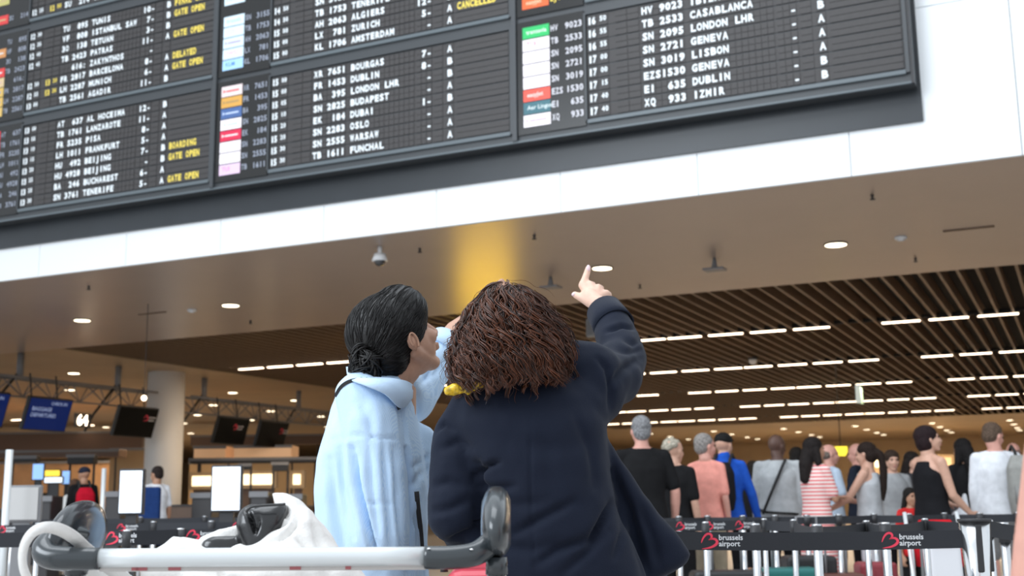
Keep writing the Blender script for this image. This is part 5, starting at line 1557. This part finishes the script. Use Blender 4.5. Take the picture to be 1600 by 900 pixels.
monitor(17.05, 18.30, 2.80, 3.52, 'blue lit monitor cut by the picture\'s left edge', True)
monitor(18.82, 20.05, 2.79, 3.50, 'blue lit check-in monitor with rows of pale text', True)
monitor(21.52, 22.85, 2.78, 3.49, 'black monitor hanging in front of the white column', ex=.32)
monitor(25.15, 26.45, 2.75, 3.45, 'black monitor right of the column, nearer of the pair', ex=.18)
monitor(26.95, 28.25, 2.74, 3.44, 'black monitor nearest the pale blue shirt', ex=.38)
tr_ = thing('ceiling_truss', 'dark grey lattice truss hung under the ceiling carrying the monitors', 'truss', (XT, 24, 4.0)); tr_['abs'] = 1
for (y0, y1) in ((14.5, 23.2), (24.45, 33.0)):
    for dx in (-.18, .18): MB().tube([(XT + dx, y0, 3.93), (XT + dx, y1, 3.93)], .03, 8).obj('top_chord', M_grey, tr_, True)
    MB().tube([(XT, y0, 3.52), (XT, y1, 3.52)], .022, 8).obj('bottom_chord', M_grey, tr_, True)
    y = y0; k = 0
    while y < y1 - .4:
        for dx in (-.18, .18):
            MB().tube([(XT + dx, y, 3.93), (XT, y + .42, 3.52)], .016, 6).obj('strut', M_grey, tr_, True)
            MB().tube([(XT, y + .42, 3.52), (XT + dx, min(y + .84, y1), 3.93)], .016, 6).obj('strut', M_grey, tr_, True)
        y += .84; k += 1
for y in (19.1, 22.1, 25.3, 29.6):
    MB().cyl((XT - .1, y, 3.93), (XT - .1, y, 4.5), .075, .075, 12).obj('hanger', M_grey, tr_, True)
    MB().tube([(XT - .1, y, 4.1), (XT - .35, y - .5, 3.3), (XT - .5, y - .6, 2.9)], .03, 8).obj('cable', M_dark, tr_, True)
t = thing('lit_number', 'glowing warm number 64 hanging beside the blue monitor', 'sign', (XT + .1, 20.85, 3.05))
MB().box((-.03, 0, .05), (.03, .50, .32)).obj('backing', M_dark, t)
text_mb('64', (.0, -.2, -.06), (0, 1, 0), (0, 0, 1), .34, .03).obj('lettering', M_lamp, t)

col_ = tag(MB().cyl((-21.1, 23.82, 0), (-21.1, 23.82, 4.5), .47, .47, 48).obj('column', M_col, None, True), 'thick round white column left of the women by the check-in', 'column')
_unused = None if True else tag(MB().cyl((-33.5, 31.0, 0), (-33.5, 31.0, 4.5), .5, .5, 40).obj('column', M_col, None, True), 'second white column farther off behind the first', 'column')

# ------------------------------------------------------------------ check-in desks under the monitors
M_desk = mat('desk_dark', (0.05, 0.048, 0.05), .5, bump=.03); M_desk2 = mat('desk_brown', (0.16, 0.10, 0.07), .5, bump=.03, var=.1)
for k, y in enumerate(np.arange(15.0, 36.0, 2.4)):
    if 22.6 < y < 24.9: continue
    t = thing('check_in_desk', '%s check-in desk under the hanging monitors, %s of the row' % ('dark' if k % 2 else 'brown', _ORD[k]), 'desk', (XT - .2, y, 0), 0, 'check-in desks under the truss')
    MB().box((0, 0, .53), (.9, 1.7, 1.06)).obj('body', M_desk if k % 2 else M_desk2, t, bevel=.01)
    MB().box((.05, 0, 1.08), (1.0, 1.8, .04)).obj('counter_top', M_grey, t, bevel=.005)
    MB().box((.1, .35, 1.28), (.05, .45, .32)).obj('screen', M_mon, t); MB().cyl((.1, .35, 1.1), (.1, .35, 1.2), .02).obj('stand', M_dark, t)
    MB().box((.42, -.3, 1.16), (.2, .5, .12)).obj('printer', M_dark, t, bevel=.01)
t = thing('brown_cabinet', 'brown low cabinet standing at the foot of the white column', 'cabinet', tuple(W(278, 800, 20.5) * [1, 1, 0]), AWAY)
MB().box((0, 0, .55), (.6, .5, 1.1)).obj('body', M_desk2, t, bevel=.01); MB().box((0, 0, 1.11), (.64, .54, .03)).obj('top', M_desk, t)
t = thing('blue_chair', 'dark blue high-backed panel beside the white-shirted staff member', 'chair', tuple(W(233, 800, 16.6) * [1, 1, 0]), AWAY)
MB().box((0, 0, 1.0), (.30, .10, .72)).obj('back', cloth('chair_blue', (.015, .04, .14)), t, bevel=.03); MB().cyl((0, .1, 0.02), (0, .1, .62), .03).obj('stem', M_dark, t); MB().box((0, .15, .62), (.42, .4, .08)).obj('seat', cloth('chair_blue', (.015, .04, .14)), t, bevel=.02)
MB().cyl((0, .1, 0), (0, .1, .03), .25, .22, 20).obj('base', M_dark, t)

# free-standing lit screens, board, post
M_lit = mat('lit_white_screen', (.8, .88, 1), .4, emit=1.0, ecol=(.82, .90, 1.0), bump=.005)


def totem(label, x0, x1, y0, y1, d, m_, frame=M_dark, name='totem_screen'):
    A = W(x0, y0, d); B = W(x1, y1, d); w = np.linalg.norm((B - A)[:2]); zt, zb2 = A[2], B[2]; c = (A + B) / 2
    t = thing(name, label, 'screen', (c[0], c[1], 0), AWAY)
    MB().box((0, .03, (zt + zb2) / 2), (w + .035, .05, zt - zb2 + .035)).obj('frame', frame, t, bevel=.012)
    MB().box((0, -.004, (zt + zb2) / 2), (w, .012, zt - zb2)).obj('screen', m_, t, bevel=.002)
    MB().box((0, .06, zb2 / 2), (w * .5, .06, zb2)).obj('pillar', frame, t)
    MB().box((0, .06, .015), (w * 1.1, .4, .03)).obj('foot', frame, t)
    return t


totem('tall bright white screen totem before the white column', 189, 220, 736, 801, 10.0, M_lit)
totem('wide bright white screen totem left of the tote bag\'s peak', 333, 374, 730, 797, 10.4, M_lit)
totem('pale grey blank panel in a grey frame at the far left', 7, 58, 762, 812, 9.5, mat('grey_panel', (.52, .51, .50), .6, bump=.02), M_grey)
t = tag(MB().cyl(W(9, 800, 9.3) * [1, 1, 0], W(9, 800, 9.3) * [1, 1, 0] + UP * 1.53, .028).obj('pole', M_al, None, True), 'pale metal pole rising beside the blank grey panel', 'pole')
t = tag(MB().cyl(W(161, 770, 16) * [1, 1, 0], W(161, 770, 16) * [1, 1, 0] + UP * 1.6, .03).obj('pole', M_al, None, True), 'thin pale pole right of the red backpack', 'pole')
totem('light blue kiosk screen left of the yellow one', 52, 67, 725, 749, 24, mat('kiosk_blue', (.2, .4, .8), .4, emit=.9, ecol=(.32, .55, .95), bump=.005), M_dark, 'kiosk')
totem('light blue kiosk screen right of the yellow one', 98, 108, 736, 756, 25.2, mat('kiosk_blue', (.2, .4, .8)), M_dark, 'kiosk')
totem('bright yellow lit kiosk header with white screen below', 68, 93, 735, 744, 24.6, mat('kiosk_yellow', (.9, .6, .05), .4, emit=1.1, ecol=(1, .72, .08), bump=.005), M_dark, 'kiosk')
totem('small white lit screen under the yellow header', 70, 97, 746, 754, 23.0, M_lit, M_dark, 'kiosk')

# warm lit shelves and partitions beyond the desks
M_glow = mat('warm_backlight', (1, .85, .6), .5, emit=1.9, ecol=(1, .80, .50), bump=.005)
M_orange = mat('orange_wall', (.62, .36, .18), .6, var=.15, scale=1.5)
for (x0, x1, y0, y1, d, lab) in ((300, 334, 744, 759, 32, 'glowing warm shelf band left of the white screen'), (374, 425, 741, 757, 32, 'long glowing warm shelf band right of the white screen'), (458, 469, 741, 757, 32, 'short glowing warm shelf end near the pale blue shirt')):
    A = W(x0, y0, d); B = W(x1, y1, d); c = (A + B) / 2; w = np.linalg.norm((B - A)[:2])
    t = thing('lit_shelf', lab, 'shelf', (c[0], c[1], 0), AWAY)
    MB().box((0, .2, c[2]), (w + .2, .3, A[2] - B[2] + .2)).obj('casing', M_tan, t); MB().box((0, .03, c[2]), (w, .04, A[2] - B[2])).obj('light_panel', M_glow, t)
    MB().box((0, .3, (B[2] - .1) / 2), (w, .2, B[2] - .1)).obj('cabinet', M_desk2, t)


def block(label, cat_, x0, x1, y0, y1, d, m_, dep=.4, name='partition', emit=None, to_floor=False):
    A = W(x0, y0, d); B = W(x1, y1, d); c = (A + B) / 2; w = np.linalg.norm((B - A)[:2]); zb2 = 0 if to_floor else B[2]
    t = thing(name, label, cat_, (c[0], c[1], 0), AWAY)
    MB().box((0, dep / 2, (A[2] + zb2) / 2), (w, dep, A[2] - zb2)).obj('panel_body', m_, t, bevel=.02)
    MB().box((0, -.01, A[2] - .04), (w + .04, .04, .08)).obj('top_edge', M_grey, t)
    if not to_floor:
        for k in (-.45, .45): MB().cyl((k * w, dep / 2, 0), (k * w, dep / 2, zb2), .03).obj('leg', M_dark, t)
    return t


block('orange-lit wall panel behind the far left kiosks', 'wall panel', -40, 170, 722, 800, 40, M_orange, 1.0, to_floor=True)
block('tan wall panel between red backpack and white column', 'wall panel', 172, 226, 700, 800, 38, M_wall, 1.0, to_floor=True)
block('brown overhead beam above the left kiosks', 'beam', -30, 185, 704, 714, 36, M_desk2, .8, 'beam')
block('dark brown bulkhead under the tan ceiling left of the column', 'bulkhead', -40, 222, 676, 702, 50, M_desk2, .5, 'bulkhead')
block('dark brown bulkhead under the tan ceiling right of the column', 'bulkhead', 298, 505, 680, 694, 50, M_desk2, .5, 'bulkhead')
block('dark overhead screen row above the far left opening', 'screen', 15, 56, 712, 722, 30, M_dark, .3, 'overhead_screen')
block('dark overhead screen above the man in the cap', 'screen', 105, 146, 710, 725, 30, M_dark, .3, 'overhead_screen')
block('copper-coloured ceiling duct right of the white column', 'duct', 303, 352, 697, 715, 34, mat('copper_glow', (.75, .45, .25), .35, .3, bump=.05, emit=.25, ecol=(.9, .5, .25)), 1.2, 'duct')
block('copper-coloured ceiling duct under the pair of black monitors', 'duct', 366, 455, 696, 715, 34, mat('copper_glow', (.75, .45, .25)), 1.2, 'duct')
block('dark grey beam under the copper ducts', 'beam', 296, 500, 716, 722, 33, M_dark, .6, 'beam')
block('tan back panel above the glowing shelves', 'wall panel', 296, 500, 722, 800, 44, M_wall, .5, to_floor=True)
block('dark screen row over the glowing shelves, left', 'screen', 374, 392, 724, 734, 31, M_dark, .2, 'overhead_screen')
block('dark screen row over the glowing shelves, right', 'screen', 425, 450, 722, 736, 31, M_dark, .2, 'overhead_screen')
for (x0, x1, y0, lab) in ((165, 188, 768, 'grey printer block behind the red backpack\'s right'), (300, 330, 770, 'dark low counter left of the wide screen'), (392, 416, 768, 'dark counter screen left of the tote\'s peak'), (436, 470, 772, 'dark low counter beside the pale blue shirt'), (60, 78, 775, 'black counter box behind the blank panel')):
    block(lab, 'counter', x0, x1, y0, 812, 17 + (x0 % 7) * .2, M_desk, .5, 'counter', to_floor=True)
# bare pendant bulbs
for (x, y, d, lab) in ((225, 622, 20, 'tiny pendant bulb at the column\'s left edge'), ):
    p = W(x, y, d); t = thing('pendant_bulb', lab, 'lamp', p)
    MB().sph((0, 0, 0), .045, 12, 8).obj('bulb', M_lamp, t, True); MB().cyl((0, 0, .04), (0, 0, 4.5 - p[2]), .006).obj('cord', M_dark, t)

# yellow pictogram sign over the queue
p = W(1314, 705, 30); t = thing('hanging_sign', 'glowing yellow sign panel between two heads over the queue', 'sign', (p[0], p[1], p[2]), AWAY)
MB().prism([(-.16, .12), (.16, .12), (.16, -.02), (.10, -.12), (-.10, -.12), (-.16, -.02)], -.02, .02, ((0, 0, 0), (1, 0, 0), (0, 0, 1), (0, -1, 0))).obj('face', mat('sign_yellow', (.9, .75, .05), .4, emit=1.1, ecol=(1, .85, .06), bump=.005), t)
MB().cyl((0, .03, .1), (0, .03, 4.5 - p[2]), .012).obj('rod', M_dark, t)
# bright niche far off
for (x0, x1, y0, y1, lab) in ((1368, 1377, 715, 730, 'small bright opening in the back wall beside the ponytail'), (1462, 1490, 715, 745, 'tan lit opening in the back wall right of the dark bob')):
    A = W(x0, y0, 60); B = W(x1, y1, 60); c = (A + B) / 2; w = np.linalg.norm((B - A)[:2])
    t = thing('lit_niche', lab, 'niche', (c[0], c[1], 0), AWAY)
    MB().box((0, .3, c[2]), (w + .3, .2, A[2] - B[2] + .3)).obj('frame', M_wall, t); MB().box((0, .18, c[2]), (w, .05, A[2] - B[2])).obj('light_panel', M_glow if x0 < 1400 else mat('dim_backlight', (.8, .55, .3), .5, emit=.5, ecol=(1, .7, .38), bump=.005), t)
    MB().box((0, .3, (B[2] - .15) / 2), (w, .2, B[2] - .15)).obj('wall_below', M_wall, t)

# large yellow gate sign standing in the hall behind the blazer
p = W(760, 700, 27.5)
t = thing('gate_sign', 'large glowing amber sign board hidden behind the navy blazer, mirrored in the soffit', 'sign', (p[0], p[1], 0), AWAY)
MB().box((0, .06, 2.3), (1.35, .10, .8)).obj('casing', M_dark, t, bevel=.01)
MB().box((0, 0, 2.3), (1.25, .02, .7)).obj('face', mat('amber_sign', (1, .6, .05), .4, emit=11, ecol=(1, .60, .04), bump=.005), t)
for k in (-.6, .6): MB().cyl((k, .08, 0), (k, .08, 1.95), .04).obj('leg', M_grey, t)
